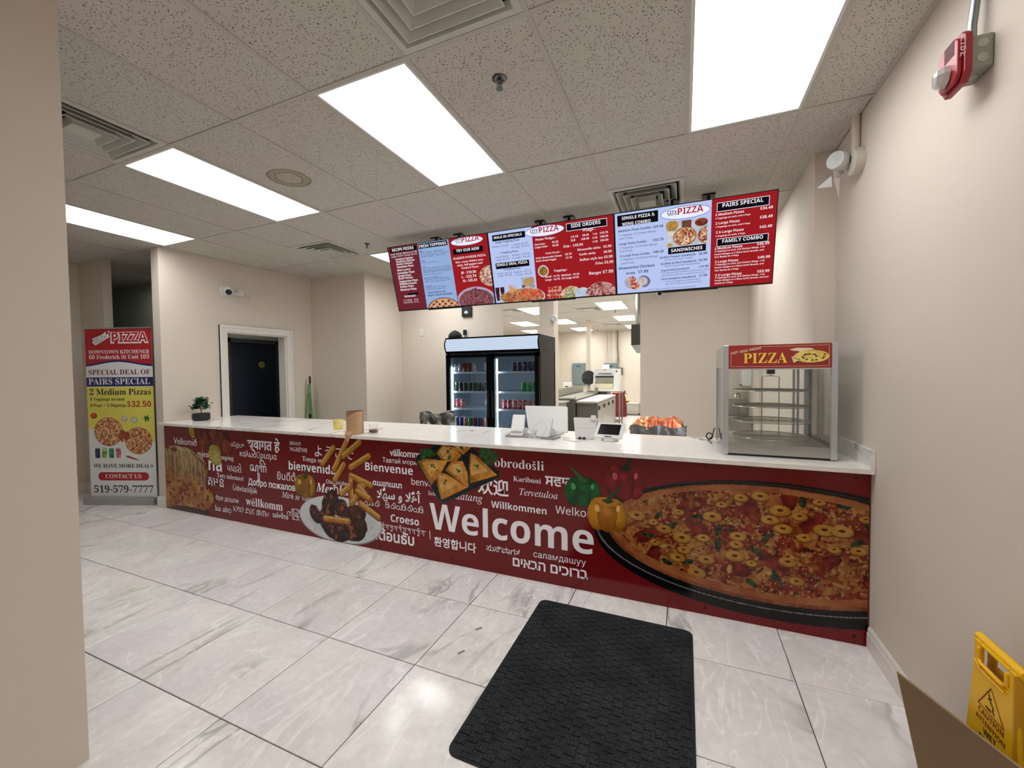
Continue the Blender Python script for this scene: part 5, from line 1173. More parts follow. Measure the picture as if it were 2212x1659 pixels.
q = MB(); R_ = .0755; vs = []; A = [math.radians(-172+k*8) for k in range(24)]
for k, a in enumerate(A):
    f = k/23; top = .06+.145*min(1, (f*1.35))**.6; x = -.915+R_*math.cos(a); y = 1.222+R_*math.sin(a); vs += [(x, min(y, 1.30), CZ+top), (x, y, CZ+.002)]
q.add(vs, [(2*k, 2*k+1, 2*k+3, 2*k+2) for k in range(23)]); obj('wrap', q, KR, t, smooth=True)
q = MB(); q.add([(-.958, 1.1455, CZ+.03), (-.872, 1.1455, CZ+.03), (-.880, 1.131, CZ+.001), (-.900, 1.129, CZ-.045), (-.914, 1.128, CZ-.070), (-.93, 1.129, CZ-.042), (-.95, 1.131, CZ+.001)], [(0, 1, 2, 6), (6, 2, 3, 5), (5, 3, 4)]); obj('tip', q, KR, t)
t = thing('glass_jar', 'small clear glass jar with brown contents right of the paper sleeve', 'jar', (-.80, 1.33, CZ))
obj('glass', MB().lathe([(.040, .001), (.044, .006), (.044, .080), (.041, .080), (.041, .010), (.01, .006)], (-.80, 1.33, CZ), 24), mat('jar_glass', (220, 224, 224), .05, spec=.5) if False else GL, t, smooth=True)
obj('contents', MB().lathe([(.038, .008), (.038, .026), (.02, .030)], (-.80, 1.33, CZ), 20), mat('jar_brown', (120, 72, 62), .7), t)
# little bonsai
px_, py_ = -3.53, 1.46
t = thing('potted_bonsai', 'small leafy green bonsai in a round black pot at the left end of the counter', 'plant', (px_, py_, CZ))
obj('pot', MB().lathe([(.070, .001), (.088, .012), (.092, .05), (.088, .082), (.082, .086), (.078, .082), (.05, .078)], (px_, py_, CZ), 28), mat('black_pot', (30, 34, 36), .5), t, smooth=True)
obj('soil', MB().lathe([(.078, .074), (.02, .08)], (px_, py_, CZ), 16), mat('soil', (60, 54, 44), .9), t)
br = [[(0, 0, .078), (.01, 0, .12), (-.015, .0, .155), (.0, .0, .20)], [(-.006, 0, .13), (-.05, .01, .15), (-.10, 0, .150)], [(.004, 0, .12), (.06, -.01, .15), (.105, 0, .165)], [(-.008, 0, .165), (-.045, .0, .20), (-.05, .0, .225)], [(-.002, 0, .18), (.03, .01, .215), (.03, .0, .235)]]
q = MB()
for b_ in br: q.tube([(px_+x, py_+y, CZ+z) for x, y, z in b_], [.006, .005, .004, .003][:len(b_)], 6)
obj('trunk', q, mat('bark', (120, 104, 84), .8), t)
q = MB(); random.seed(11)
for (x, y, z, s_) in ((-.105, 0, .15, .05), (.11, 0, .165, .055), (-.05, 0, .235, .06), (.03, 0, .25, .06), (-.07, .0, .20, .05), (.06, 0, .215, .045), (0, .0, .262, .045), (-.02, .03, .21, .05)):
    for k in range(34):
        c = Vector((px_+x+random.gauss(0, s_*.45), py_+y+random.gauss(0, s_*.45), CZ+z+random.gauss(0, s_*.28))); a = random.uniform(0, 6.28); u = Vector((math.cos(a), math.sin(a), random.uniform(-.5, .5)))*.024; w = Vector((-math.sin(a), math.cos(a), random.uniform(-.9, .9)))*.014
        q.add([c-u, c-w, c+u, c+w], [(0, 1, 2, 3)])
obj('foliage', q, mat('bonsai_leaf', (44, 84, 48), .55, vary=.3, vscale=30), t, kind='stuff')
# ---------------------------------------------------------------- behind the counter
t = thing('shrink_wrapped_pack', 'orange, red and grey shrink-wrapped pack standing behind the counter near the tablet', 'package', (1.60, 2.55, 0))
q = MB(); rr = random.Random(5)
def wr(u, v):
    x = 1.345+.49*u; y = 2.36+.34*v; e = min(u, 1-u, v, 1-v); z = 1.085-.03*max(0, .12-e)/.12*3+.012*math.sin(u*17+v*5)*math.sin(v*13)+.006*math.sin(u*43)
    return (x, y, z)
q.grid(wr, 30, 14); obj('top_wrap', q, canmat('wrap_orange', (206, 92, 60), (226, 150, 96), .52, 9), t, smooth=True)
q = MB()
for f in (lambda u, v: (1.345+.49*u+.006*math.sin(v*9), 2.36-.02*math.sin(v*3.1)+.012*math.sin(u*21+v*8), .74+.292*v+.012*math.sin(u*14)), lambda u, v: (1.835+.012*math.sin(v*7), 2.36+.34*u, .74+.295*v), lambda u, v: (1.345-.01*math.sin(v*7), 2.36+.34*u, .74+.27*v)): q.grid(f, 24, 8)
M_ = canmat('wrap_grey', (128, 128, 130), (186, 192, 206), .55, 8); obj('side_wrap', q, M_, t, smooth=True)
obj('cartons', MB().box(1.37, 1.81, 2.39, 2.68, .72, 1.05), mat('carton_red', (150, 50, 44), .6), t); obj('crate', MB().box(1.36, 1.82, 2.38, 2.70, .0, .72), mat('crate_dark', (60, 60, 62), .7), t)
obj('leather_pouch', MB().lathe([(.05, 0), (.075, .015), (.07, .05), (.03, .07)], (1.90, 2.16, .90), 18, sq=.6).box(1.86, 1.94, 2.12, 2.20, .0, .9), mat('brown_leather', (96, 82, 58), .7), loc=(1.9, 2.16, 0), label='brown pouch on a post just behind the counter right of the shrink-wrapped pack', cat='pouch')
# plastic-wrapped chair
t = thing('wrapped_chair', 'chair back covered in crumpled clear plastic beside the cooler', 'chair', (-1.40, 2.98, 0))
MC = Matrix.Translation((-1.19, 2.98, 0)) @ Matrix.Rotation(.5, 4, 'Z')
q = MB(); q.M = MC; q.box(-.21, .21, -.02, .02, .55, .985); obj('backrest', q, mat('chair_dark', (52, 48, 44), .6), t, bev=.01)
q = MB(); q.M = MC; q.box(-.22, .22, -.44, 0, .44, .50); obj('seat', q, mat('chair_dark'), t, bev=.01)
for x in (-.2, .2):
    for y in (-.42, 0): q = MB(); q.M = MC; q.box(x-.015, x+.015, y-.015, y+.015, 0, .44); obj('leg', q, mat('chair_dark'), t)
q = MB(); q.M = MC
q.grid(lambda u, v: (-.23+.46*u, -.03-.018*math.sin(u*19+v*6)-.01*math.sin(v*23), .55+.47*v+.02*math.sin(u*9)), 26, 16)
q.grid(lambda u, v: (-.23+.46*u, -.03+.08*v, 1.02+.02*math.sin(u*9)+.01*math.sin(v*5)), 20, 4); obj('plastic_wrap', q, canmat('crumpled_plastic', (108, 106, 102), (160, 158, 152), .55, 14), t, smooth=True)
# broom with dustpan
t = thing('broom', 'green-handled broom standing in the corner behind the counter', 'broom', (-3.48, 2.98, 0))
obj('handle', MB().tube([(-3.49, 3.0, .55), (-3.50, 3.0, 1.40)], .011, 10), mat('broom_green', (96, 150, 84), .4), t); obj('grip', MB().tube([(-3.50, 3.0, 1.40), (-3.502, 3.0, 1.50), (-3.502, 3.0, 1.515)], [.014, .014, .009], 10), mat('grip_black', (24, 24, 20), .6), t)
for s_ in (-1, 1): obj('side_rail', MB().tube([(-3.50+s_*.012, 2.985, 1.39), (-3.50+s_*.075, 2.97, .88), (-3.50+s_*.12, 2.96, .30)], .009, 8), mat('broom_green'), t)
obj('dustpan', MB().prism([(-3.57, .32), (-3.44, .32), (-3.475, 1.25), (-3.525, 1.25)], 2.985, 2.99, 'y'), mat('pan_green', (120, 152, 104), .5), t); obj('clip', MB().box(-3.49, -3.475, 2.955, 2.985, .87, .93), BLACK, t); obj('brush', MB().box(-3.64, -3.36, 2.93, 3.03, .0, .12).box(-3.60, -3.40, 2.95, 3.01, .12, .30), mat('bristle', (60, 90, 60), .9), t)
# ---------------------------------------------------------------- security cameras, emergency lights, fire alarm
def turret(name, label, o, n, look, r=.06, head_m=WHITE):
    """wall or ceiling turret camera: base ring on surface point o with normal n, head looking along look"""
    n = Vector(n).normalized(); look = Vector(look).normalized(); t = thing(name, label, 'security camera', o); o = Vector(o)
    obj('mount', MB().tube([o, o+n*.012, o+n*.028, o+n*.034], [r, r, r*.9, r*.7], 28), WHITE, t, smooth=True)
    c = o+n*(.034+r*.45); P = [c-look*r*.55, c-look*r*.35, c, c+look*r*.4, c+look*r*.75, c+look*r*.85]; obj('head', MB().tube(P, [r*.3, r*.62, r*.78, r*.75, r*.6, r*.52], 24), head_m, t, smooth=True)
    obj('lens', MB().tube([c+look*r*.84, c+look*r*.90], [r*.50, r*.42], 20), BLACK, t, smooth=True); obj('lens_glass', MB().tube([c+look*r*.90, c+look*r*.93], [r*.22, r*.16], 14), SCR, t); return t
turret('security_camera', 'white turret security camera on the left wall above the counter', (LX+.093*.70+.001, 1.89, 2.635), (1, 0, 0), (.75, -.45, -.40), .075)
turret('dome_camera', 'small white dome camera with a black lens just below the right menu screen', (1.50, 4.60, 2.634), (0, -1, 0), (.05, -1, -.25), .062)
ex, ey, ez = LX+.093*.86+.002, 2.045, 2.635
t = thing('emergency_light', 'white twin-head emergency light beside the camera on the left wall', 'emergency light', (ex, ey, ez))
obj('body', MB().tube([(ex, ey, ez), (ex+.03, ey, ez), (ex+.05, ey, ez)], [.072, .072, .06], 28), mat('cream_plastic', (222, 216, 206), .4), t, smooth=True).scale = (1, 1, .72)
for dy, dz in ((-.055, .015), (.088, -.012)): h_ = obj('lamp_head', MB().lathe([(.014, 0), (.022, .02), (.024, .04), (.020, .044)], (ex+.03, ey+dy, ez+dz), 18, 'x'), LG, t, smooth=True); obj('lamp_lens', MB().lathe([(.019, .044), (.010, .050)], (ex+.03, ey+dy, ez+dz), 16, 'x'), GL, h_, smooth=True)
# right-wall emergency light with its conduit
rx, ry, rz = WX, 1.40, 2.755
t = thing('emergency_light', 'emergency light wrapped in clear plastic on the right wall below a conduit', 'emergency light', (rx, ry, rz))
obj('back_box', MB().tube([(rx-.001, ry, rz), (rx-.045, ry, rz), (rx-.05, ry, rz)], [.075, .075, .068], 24), mat('putty_plastic', (196, 190, 178), .5), t, smooth=True)
obj('knockout', MB().tube([(rx-.0505, ry+.01, rz+.02), (rx-.052, ry+.01, rz+.02)], .022, 14), BLACK, t)
q = MB().tube([(rx-.05, ry+.05, rz+.01), (rx-.075, ry+.04, rz+.02), (rx-.105, ry+.02, rz+.03), (rx-.125, ry+.0, rz+.03)], [.03, .048, .055, .048], 20); obj('lamp_head', q, LG, t, smooth=True)
obj('lamp_lens', MB().tube([(rx-.126, ry-.0, rz+.03), (rx-.134, ry-.006, rz+.03)], [.045, .036], 18), GL, t, smooth=True)
q = MB(); W_ = mat('hanging_plastic', (214, 208, 208), .35)
q.grid(lambda u, v: (rx-.128+.07*u, ry+.012+.07*u, rz+.085-.19*v*(1-.35*u)-.02*math.sin(u*6)), 10, 10); q.add([(rx-.13, ry, rz-.08), (rx-.09, ry+.03, rz-.07), (rx-.10, ry+.02, rz-.19)], [(0, 1, 2)]); q.add([(rx-.14, ry, rz-.06), (rx-.20, ry+.06, rz-.10), (rx-.13, ry+.03, rz-.115)], [(0, 1, 2)]); obj('plastic_wrap', q, W_, t, smooth=True)
obj('conduit', MB().tube([(rx-.022, ry+.02, rz+.06), (rx-.022, ry+.02, ZC+.02)], .021, 14), W, t, smooth=True)
# fire alarm
ax0 = WX
t = thing('fire_alarm', 'red fire alarm horn with a strobe on a grey box high on the right wall', 'fire alarm', (ax0, .33, 2.60))
obj('junction_box', MB().box(ax0-.058, ax0-.001, .282, .395, 2.553, 2.662), mat('galvanised_box', (150, 150, 140), .5, metal=.4), t, bev=.005)
for z in (2.585, 2.632): obj('knockout', MB().tube([(ax0-.029, .2822, z), (ax0-.029, .2808, z)], .0145, 18), mat('galvanised_light', (172, 172, 162), .45, metal=.4), t)
obj('knockout', MB().tube([(ax0-.03, .34, 2.5532), (ax0-.03, .34, 2.5518)], .015, 18), mat('galvanised_light'), t)
AR = mat('alarm_red', (150, 26, 40), .3)
q = MB(); ys, ye, zs, ze = .272, .410, 2.518, 2.690
q.prism([(ys, zs+.03), (ys+.02, zs), (ye-.02, zs), (ye, zs+.03), (ye, ze-.02), (ye-.02, ze), (ys+.02, ze), (ys, ze-.02)], ax0-.078, ax0-.058, 'x')
q.prism([(ys+.012, zs+.035), (ys+.03, zs+.012), (ye-.03, zs+.012), (ye-.012, zs+.035), (ye-.012, ze-.03), (ye-.03, ze-.012), (ys+.03, ze-.012), (ys+.012, ze-.03)], ax0-.092, ax0-.078, 'x'); obj('horn_cover', q, AR, t, bev=.004)
q = MB()
for k in range(9): q.box(ax0-.0932, ax0-.092, ys+.03, ye-.05, 2.625+k*.006, 2.628+k*.006)
obj('grille', q, mat('alarm_dark', (90, 14, 24), .5), t)
q = MB().tube([(ax0-.091, .352, 2.578), (ax0-.106, .353, 2.579), (ax0-.120, .355, 2.580), (ax0-.125, .356, 2.580)], [.038, .036, .028, .016], 8); obj('strobe', q, mat('strobe_lens', (208, 208, 204), .12, metal=.4), t)
axf = XF((ax0-.0615, ys-.0004, 2.625), (0, 0, -1), (-1, 0, 0))
lettering('lettering', [('FIRE', 'b', -.03, .004, .062, 'w')], XF((ax0-.064, ys, 2.63), (0, 0, -1), (-1, 0, 0)), t, {'w': mat('alarm_lettering', (226, 190, 196), .5)}, d=.0006)
obj('conduit', MB().tube([(ax0-.035, .33, 2.66), (ax0-.035, .33, 2.72), (ax0-.03, .325, 2.80), (ax0-.028, .325, ZC+.02)], .0125, 12), mat('emt_conduit', (150, 156, 156), .35, metal=.85), t, smooth=True)
# kitchen-side emergency light on the column, camera on far wall
t = thing('emergency_lamp', 'round emergency lamp on the square kitchen column', 'emergency light', (.0, 4.41, 2.35)); obj('lamp_head', MB().tube([(-.02, 4.42, 2.35), (.0, 4.37, 2.35), (.01, 4.33, 2.35)], [.05, .055, .04], 18), LG, t, smooth=True); obj('lamp_lens', MB().tube([(.01, 4.33, 2.35), (.012, 4.32, 2.35)], [.035, .025], 14), GL, t, smooth=True)
# ---------------------------------------------------------------- entrance mat
t = thing('door_mat', 'charcoal ribbed block-pattern entrance mat on the tiled floor', 'mat', (1.385, .36, 0))
mx0, mx1, my0, my1 = .925, 1.865, -.245, .972
ML = Matrix.Translation((1.395, .36, 0)) @ Matrix.Rotation(-.003, 4, 'Z') @ Matrix.Translation((-1.395, -.36, 0))
q = MB(); q.M = ML; q.prism(rrect(mx0, mx1, my0, my1, .045), .0008, .005); obj('rubber_backing', q, mat('mat_rubber', (24, 26, 27), .85), t)
MP = bpy.data.materials.new('mat_pile'); MP.use_nodes = True; nt = MP.node_tree; b = nt.nodes['Principled BSDF']; v = obj_vec(nt)
f = ramp(nt, noise(nt, v, 260, 3, .7), [(.40, lin((15, 17, 19))), (.62, lin((68, 71, 75)))]); g = ramp(nt, noise(nt, v, 5, 2), [(.35, (.75, .75, .75)), (.65, (1.2, 1.2, 1.2))])
nt.links.new(mixc(nt, 1.0, f, g, 'MULTIPLY'), b.inputs['Base Color']); b.inputs['Roughness'].default_value = .95; b.inputs['Specular IOR Level'].default_value = .1
q = MB(); q.M = ML; nx_, ny_ = 19, 25; dx = (mx1-mx0-.02)/nx_; dy = (my1-my0-.02)/ny_; random.seed(2)
for i in range(nx_):
    for j in range(-1, ny_+1):
        x0 = mx0+.01+i*dx; y0 = my0+.01+(j+(.5 if i % 2 else 0))*dy; y1 = y0+dy-.005; y0 = max(y0, my0+.008); y1 = min(y1, my1-.008)
        if y1-y0 < .012: continue
        if (i in (0, nx_-1)) and (y0 < my0+.03 or y1 > my1-.03): continue
        h = .0085+random.uniform(-.0008, .0012); w = dx-.004; nr = 4
        for k in range(nr):
            a = x0+.002+k*w/nr; q.box(a, a+w/nr-.0028, y0, y1, .005, h)
        q.box(x0+.002, x0+w, y0+.001, y1-.001, .005, h-.0014)
obj('pile_blocks', q, MP, t, kind='stuff')
# little scraps of tape on the floor
for k, (x, y, a) in enumerate(((.677, .532, .9), (.683, .31, 1.1))):
    q = MB(); q.M = Matrix.Translation((x, y, 0)) @ Matrix.Rotation(a, 4, 'Z'); q.box(-.022, .022, -.008, .008, .001, .0016); obj('tape_scrap', q, mat('tape_scrap', (150, 138, 124), .5), loc=(x, y, 0), label=('small brown tape scrap on the floor, farther from the camera' if k == 0 else 'small brown tape scrap on the floor, nearer to the camera'), cat='tape', group='tape scraps by the mat')
# ---------------------------------------------------------------- wet floor sign and cardboard
YS = mat('sign_yellow_plastic', (240, 186, 16), .4); YD = mat('sign_yellow_dark', (206, 150, 14), .45)
t = thing('wet_floor_sign', 'folded yellow caution wet floor sign leaning against the right wall', 'floor sign', (2.68, .02, 0))
def leaf_(x0, x1):
    q = MB(); a, b = -.078, .100
    zt = .700
    q.prism([(a, .634), (a, zt), (a+.028, zt), (a+.028, .634)], x0, x1, 'x'); q.prism([(b-.028, .634), (b-.028, zt), (b, zt), (b, .634)], x0, x1, 'x'); q.prism([(a+.028, .690), (a+.028, zt), (b-.028, zt), (b-.028, .690)], x0, x1, 'x')
    q.prism([(a-.055, .0), (a, .634), (b, .634), (b+.085, .0), (b+.03, .0), (.06, .05), (-.04, .05), (a-.01, .0)], x0, x1, 'x'); return q
fr_p = obj('front_leaf', leaf_(2.66, 2.672), YS, t, bev=.003); obj('back_leaf', leaf_(2.69, 2.702), YD, t, bev=.003)
obj('hinge_bar', MB().tube([(2.676, -.085, .703), (2.676, .108, .703)], .013, 12), YS, t, smooth=True)
obj('side_rib', MB().prism([(-.088, .36), (-.082, .70), (-.076, .70), (-.080, .36)], 2.655, 2.70, 'x'), YD, t); obj('handle_rim', MB().tube([(2.657, .070, .685), (2.657, .072, .65), (2.657, .06, .640), (2.657, -.03, .640), (2.657, -.047, .65), (2.657, -.047, .685)], .005, 8), YS, t, smooth=True); obj('ledge', MB().tube([(2.657, .085, .640), (2.657, .06, .622), (2.657, -.04, .622)], .003, 6), YS, t)
sxf = XF((2.6598, .10, 0), (0, -1, 0), (0, 0, 1))
IK = {'r': mat('ink_redbrown', (130, 44, 20), .5), 'k': mat('ink_black', (40, 30, 16), .5)}
tri = ribbon([(.082, .593), (.027, .512), (.137, .512), (.082, .593)], .0035)
fd = lambda L: [(a, b+.052) for a, b in L]
fig = ribbon(fd([(.074, .518), (.078, .505), (.084, .495)]), .006)+ribbon(fd([(.084, .495), (.094, .488), (.090, .478), (.098, .470)]), .005)+ribbon(fd([(.078, .508), (.070, .500)]), .003)+ribbon(fd([(.080, .506), (.088, .513)]), .003)
lettering('lettering', [('CAUTION', 'b', .029, .488, .108, 'r'), ('ATTENTION', 'b', .017, .462, .126, 'r'), ('WET', 'b', .052, .434, .056, 'k'), ('FLOOR', 'b', .036, .406, .085, 'k')], sxf, fr_p, IK, d=.0006,
          extra=[('r', tri), ('k', fig+[ellpts(.070, .076, .572, .579, 12), ellpts(.058, .088, .520, .528, 16)])])
t = thing('cardboard_sheet', 'large flat brown cardboard standing on edge in front of the yellow sign', 'cardboard', (2.61, 0, 0))
CB = mat('cardboard_brown', (118, 92, 62), .85, vary=.05, vscale=5)
obj('panel', MB().prism([(.435, .337), (.196, .0), (-.62, .0), (-.62, .665)], 2.600, 2.606, 'x'), CB, t)
obj('edge_fold', MB().tube([(2.602, .435, .337), (2.602, -.62, .665)], .0035, 6), mat('cardboard_edge', (150, 124, 90), .85), t)
# ---------------------------------------------------------------- kitchen seen through the opening
SS = mat('stainless', (168, 166, 158), .3, metal=.75); SD = mat('stainless_dark', (96, 94, 88), .35, metal=.6)
t = thing('prep_fridge', 'long stainless prep table with a white cutting board and cabinet doors', 'prep table', (-.08, 8.2, 0))
obj('body', MB().box(-.30, .13, 7.0, 9.45, .15, .86), SD, t); obj('toe_base', MB().box(-.27, .10, 7.05, 9.4, 0, .15), BLACK, t); obj('top_frame', MB().box(-.31, .15, 6.95, 9.5, .86, .895), SS, t, bev=.004)
obj('cutting_board', MB().box(-.29, .145, 6.97, 9.48, .895, .91), mat('board_white', (240, 240, 238), .4), t)
for k in range(4):
    y = 7.03+k*.605; d = obj('door', MB().box(.13, .148, y, y+.585, .20, .845), SS, t, bev=.003); obj('handle', MB().box(.148, .170, y+.05, y+.16, .72, .80), BLACK, d)
t = thing('prep_rail', 'raised stainless topping rail running along the prep table', 'topping rail', (-.55, 8.2, 0))
obj('body', MB().box(-.74, -.32, 6.95, 9.5, 0, .94), SD, t); obj('rail_top', MB().box(-.745, -.315, 6.94, 9.5, .94, .975), SS, t, bev=.004); obj('splash', MB().box(-.33, -.315, 6.95, 9.5, .975, 1.005), SS, t)
t = thing('low_cabinet', 'short stainless cabinet between the cooler and the prep table', 'cabinet', (-.5, 6.3, 0)); obj('body', MB().box(-.75, -.42, 6.1, 6.6, 0, .915), mat('cabinet_putty', (150, 146, 132), .5), t); obj('top', MB().box(-.77, -.36, 6.07, 6.63, .915, .94), SS, t, bev=.003)
t = thing('sink_unit', 'stainless sink unit with a tall backsplash behind the topping rail', 'sink', (-1.2, 8.6, 0))
obj('cabinet', MB().box(-1.5, -.80, 7.1, 9.8, 0, .92), SD, t); obj('backsplash', MB().box(-.82, -.80, 7.1, 9.8, .92, 1.15), SS, t); obj('rim', MB().box(-1.5, -.8, 7.1, 9.8, .92, .935), SS, t)
q = MB(); 
q.tube([(-.95, 7.35, .93), (-.95, 7.35, 1.15), (-.95, 7.28, 1.20), (-.95, 7.2, 1.16)], .014, 8); q.tube([(-.95, 7.35, 1.0), (-.87, 7.35, 1.02)], .01, 6); obj('faucet', q, CHROME, t)
t = thing('dough_sheeter', 'white dough sheeter machine with two roller slots at the end of the prep table', 'dough machine', (-.15, 9.85, .0))
MW = mat('machine_white', (206, 206, 204), .4)
obj('stand', MB().box(-.62, -.10, 9.60, 10.2, 0, .98), SD, t); obj('leg', MB().box(.20, .235, 9.62, 9.65, 0, .98), SS, t); obj('leg', MB().box(.20, .235, 10.15, 10.18, 0, .98), SS, t); obj('under_shelf', MB().box(-.10, .24, 9.60, 10.2, .15, .17), SS, t); obj('stand_top', MB().box(-.64, .26, 9.55, 10.22, .98, 1.0), SS, t)
obj('left_cheek', MB().prism([(9.66, 1.0), (10.1, 1.0), (10.1, 1.60), (9.80, 1.60)], -.50, -.44, 'x'), MW, t); obj('right_cheek', MB().prism([(9.60, 1.0), (10.1, 1.0), (10.1, 1.60), (9.76, 1.60)], .06, .20, 'x'), MW, t)
obj('top_cover', MB().box(-.44, .06, 9.74, 10.1, 1.40, 1.605), MW, t, bev=.01); obj('upper_slot', MB().box(-.36, 0, 9.73, 9.742, 1.455, 1.475), BLACK, t); obj('upper_roller', MB().tube([(-.44, 9.72, 1.385), (.06, 9.72, 1.385)], .022, 12), BLACK, t)
obj('middle_panel', MB().box(-.44, .06, 9.72, 9.76, 1.22, 1.37), mat('machine_grey', (140, 140, 132), .4), t); obj('lower_tray', MB().box(-.43, .05, 9.62, 9.74, 1.08, 1.20), mat('machine_cream', (214, 206, 176), .5), t, bev=.01); obj('slot_bar', MB().box(-.44, .06, 9.61, 9.63, 1.205, 1.22), mat('brass_bar', (120, 104, 70), .4), t)
obj('outfeed_tray', MB().box(-.30, .24, 9.42, 9.62, 1.005, 1.03), MW, t); obj('switch_knob', MB().tube([(.13, 9.73, 1.53), (.13, 9.71, 1.53)], .022, 12), mat('knob_brown', (60, 34, 30), .4), t)
obj('papers', MB().box(-.27, -.10, 9.85, 9.95, 1.605, 1.72), mat('paper'), t); obj('logo_bar', MB().lathe([(.03, 0), (.03, .01)], (-.19, 9.73, 1.575), 12, 'y', sq=.3), BLACK, t)
for k, (dx, dz, r) in enumerate(((0, 0, .205), (-.025, -.03, .17), (-.045, -.06, .135), (-.06, -.085, .105))):
    x, z = -.76+dx, 1.35+dz; y = 10.358-.023*k
    t = thing('pizza_pan', 'black round pan hanging by the slim column, %s of the nested four' % ('largest', 'second largest', 'third largest', 'smallest')[k], 'pan', (x, y, z), 'nested black pans')
    obj('pan', MB().tube([(x, y, z), (x, y-.012, z), (x, y-.022, z)], [r*.93, r*.96, r], 32), mat('pan_black', (30, 30, 31), .4), t, smooth=True); obj('rim', MB().tube([(x+r*math.cos(a), y-.023, z+r*math.sin(a)) for a in [j*math.pi/16 for j in range(32)]], .004, 5, closed=True), mat('pan_rim', (120, 120, 122), .3, metal=.7), t)
t = thing('label_printer', 'small white box printer below the pans', 'printer', (-1.65, 11.2, .9)); obj('body', MB().box(-1.76, -1.53, 11.15, 11.4, .90, 1.185), WHITE, t, bev=.008); obj('slot', MB().box(-1.70, -1.60, 11.145, 11.15, 1.04, 1.07), BLACK, t)
t = thing('side_table', 'stainless side table under the small white printer', 'table', (-1.65, 11.3, 0)); obj('top', MB().box(-1.9, -1.4, 11.0, 11.6, .87, .90), SS, t)
for x in (-1.88, -1.45):
    for y in (11.02, 11.55): obj('leg', MB().box(x, x+.03, y, y+.03, 0, .87), SS, t)
def epanel(x0, x1, z0, z1, label):
    t = thing('electrical_panel', label, 'electrical panel', ((x0+x1)/2, KY, (z0+z1)/2), 'grey electrical panels'); obj('box', MB().box(x0, x1, KY-.10, KY-.001, z0, z1), mat('panel_grey', (104, 116, 122), .5), t, bev=.006); obj('door', MB().box(x0+.03, x1-.03, KY-.108, KY-.10, z0+.04, z1-.04), mat('panel_grey_door', (112, 124, 130), .5), t); obj('badge', MB().box((x0+x1)/2-.09, (x0+x1)/2+.09, KY-.112, KY-.108, z1-.14, z1-.09), mat('panel_badge', (54, 60, 84), .5), t)
epanel(-2.11, -1.62, 1.0, 1.84, 'grey electrical panel on the far kitchen wall left of the slim column'); epanel(-.92, -.44, 1.1, 1.82, 'grey electrical panel on the far kitchen wall behind the dough machine')
t = thing('disconnect_switch', 'small grey switch box on the far kitchen wall right of the panels', 'switch box', (-.32, KY, 1.53)); obj('box', MB().box(-.405, -.24, KY-.09, KY-.001, 1.40, 1.65), mat('switch_grey', (90, 92, 88), .5), t); obj('receptacle', MB().box(-.34, -.28, KY-.11, KY-.001, 1.24, 1.38), WHITE, t); obj('cord', MB().tube([(-.31, KY-.06, 1.25), (-.33, KY-.05, .9), (-.30, KY-.05, .45)], .012, 6), mat('cord_grey', (110, 106, 92), .7), t)
for k, (x, x2) in enumerate(((-.84, -.80), (-.69, -.66))): obj('wall_pipe', MB().tube([(x, KY-.03, ZC), (x, KY-.03, 2.0), (x2, KY-.03, 1.80)], .022, 8), W, loc=(x, KY-.03, 1.8), smooth=True, label='painted pipe on the far kitchen wall, %s of the pair' % ('left' if k == 0 else 'right'), cat='pipe', group='painted pipes')
q = MB(); q.tube([(-.42, KY-.05, ZC), (-.42, KY-.06, 2.4), (-.40, KY-.05, 2.1), (-.42, KY-.05, 1.92), (-.43, KY-.05, 1.85)], .026, 8); q.tube([(-.40, KY-.08, 2.3), (-.375, KY-.07, 1.9), (-.38, KY-.07, 1.68)], .014, 6); obj('cable_bundle', q, mat('cable_olive', (120, 116, 96), .7), loc=(-.42, KY-.05, 1.8), label='bundle of grey cables running down the far kitchen wall to the panels', cat='cable')
t = thing('red_bag', 'tall dark red fabric bag standing beyond the prep table', 'bag', (-.22, 12.5, 0))
q = MB(); vs = []; n = 20
for z, r, s_ in ((.0, .25, 1), (.02, .27, 1), (.3, .265, 1), (.6, .23, .95), (.75, .19, .9), (.80, .20, .9)):
    for k in range(n): a = 2*math.pi*k/n; rr_ = r*(1+.06*math.sin(5*a+z*3)); vs.append((-.22+rr_*math.cos(a), 12.5+rr_*.7*math.sin(a), z))
q.add(vs, [(j*n+k, j*n+(k+1) % n, (j+1)*n+(k+1) % n, (j+1)*n+k) for j in range(5) for k in range(n)]+[tuple(range(n-1, -1, -1))]); obj('bag', q, mat('bag_red', (104, 8, 18), .7), t, smooth=True)
obj('lining', MB().lathe([(.17, .79), (.10, .82), (.02, .83)], (-.24, 12.5, 0), 16), mat('bag_lining', (200, 92, 80), .8), t); obj('tie', MB().tube([(-.04, 12.4, .80), (.02, 12.38, .88), (.0, 12.38, .80), (.07, 12.38, .77)], .018, 6), mat('bag_tie', (90, 26, 30), .7), t)
t = thing('low_bench', 'low white bench box against the far kitchen wall', 'bench', (.08, 13.55, 0)); obj('box', MB().box(-.17, .33, 13.35, KY-.03, 0, .36), mat('bench_white', (206, 200, 188), .5), t); obj('lid', MB().box(-.19, .35, 13.32, KY-.02, .36, .40), TRIM, t, bev=.004)
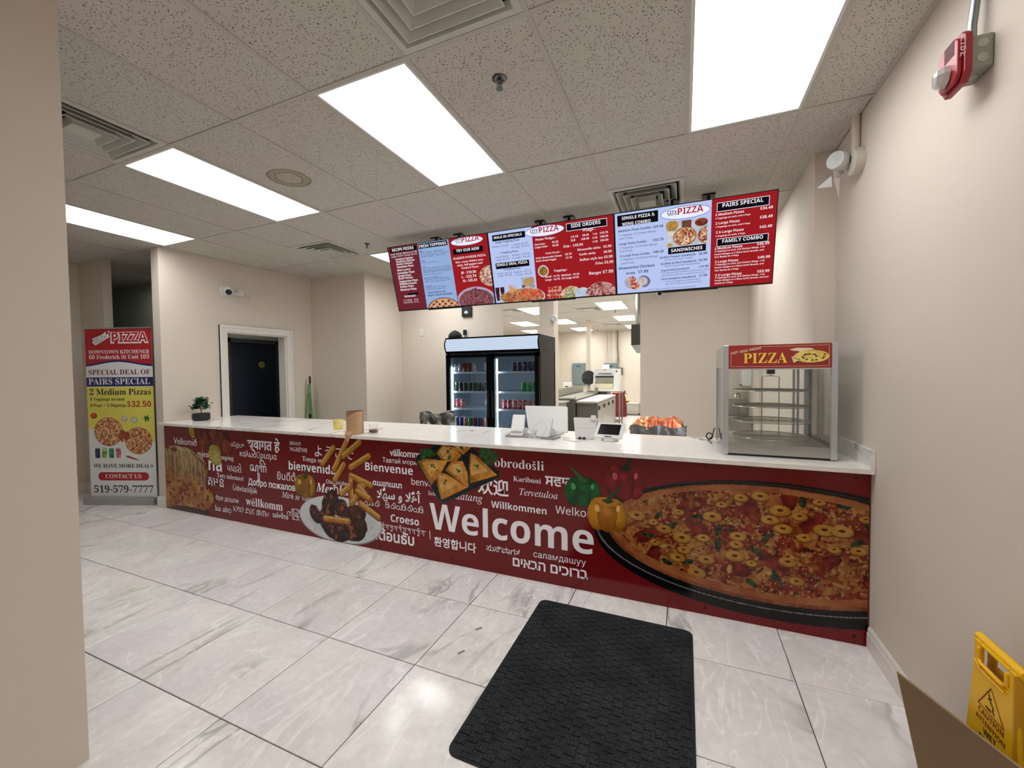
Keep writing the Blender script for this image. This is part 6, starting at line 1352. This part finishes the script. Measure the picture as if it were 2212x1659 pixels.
t = thing('yellow_bowl', 'small bowl with yellow top on the low white bench', 'bowl', (-.07, 13.5, .40)); obj('bowl', MB().lathe([(.05, 0), (.085, .05), (.09, .06)], (-.07, 13.5, .40), 16), mat('bowl_brown', (110, 70, 40), .5), t); obj('yellow_top', MB().lathe([(.095, .06), (.08, .10), (.03, .12)], (-.07, 13.5, .40), 16), mat('bowl_yellow', (214, 196, 70), .6), t)
t = thing('range_hood_end', 'tall grey metal hood end hanging at the right edge of the kitchen opening', 'hood', (1.28, 4.9, 2.0))
obj('shell', MB().prism([(4.80, 1.93), (5.6, 1.84), (5.6, 2.24), (4.80, 2.24)], 1.08, 1.30, 'x'), SD, t)
for k in range(3): obj('seam', MB().box(1.076, 1.08, 4.85+k*.2, 4.87+k*.2, 1.95, 2.22), SS, t)
obj('duct', MB().tube([(1.18, 5.2, 2.24), (1.18, 5.2, 2.6), (1.18, 5.35, 2.8), (1.18, 5.35, ZC+.003)], .09, 14), mat('duct_foil', (150, 148, 140), .35, metal=.7), t, smooth=True)
t = thing('hand_sink', 'small steel hand sink in the back corner seen through the pizza warmer', 'sink', (2.44, 4.4, 0))
obj('basin', MB().prism([(2.31, .96), (2.59, .96), (2.59, .70), (2.38, .70)], 4.16, 4.59, 'y'), SS, t, bev=.004); obj('bowl', MB().box(2.34, 2.56, 4.20, 4.50, .955, .962), SD, t); obj('splash', MB().box(2.31, 2.59, 4.57, 4.59, .96, 1.15), SS, t)
obj('faucet', MB().tube([(2.50, 4.54, .96), (2.50, 4.54, 1.17), (2.49, 4.52, 1.22), (2.465, 4.48, 1.235), (2.44, 4.44, 1.22), (2.432, 4.43, 1.17)], .011, 10), CHROME, t, smooth=True); obj('drain_pipe', MB().tube([(2.45, 4.40, .70), (2.45, 4.40, .02)], .02, 10), CHROME, t)
t = thing('towel_dispenser', 'white paper towel dispenser above the hand sink in the back corner', 'dispenser', (2.56, 4.4, 1.45)); obj('cover', MB().box(2.49, 2.599, 4.22, 4.52, 1.34, 1.56), WHITE, t, bev=.012); obj('slot', MB().box(2.486, 2.49, 4.26, 4.48, 1.345, 1.36), BLACK, t)
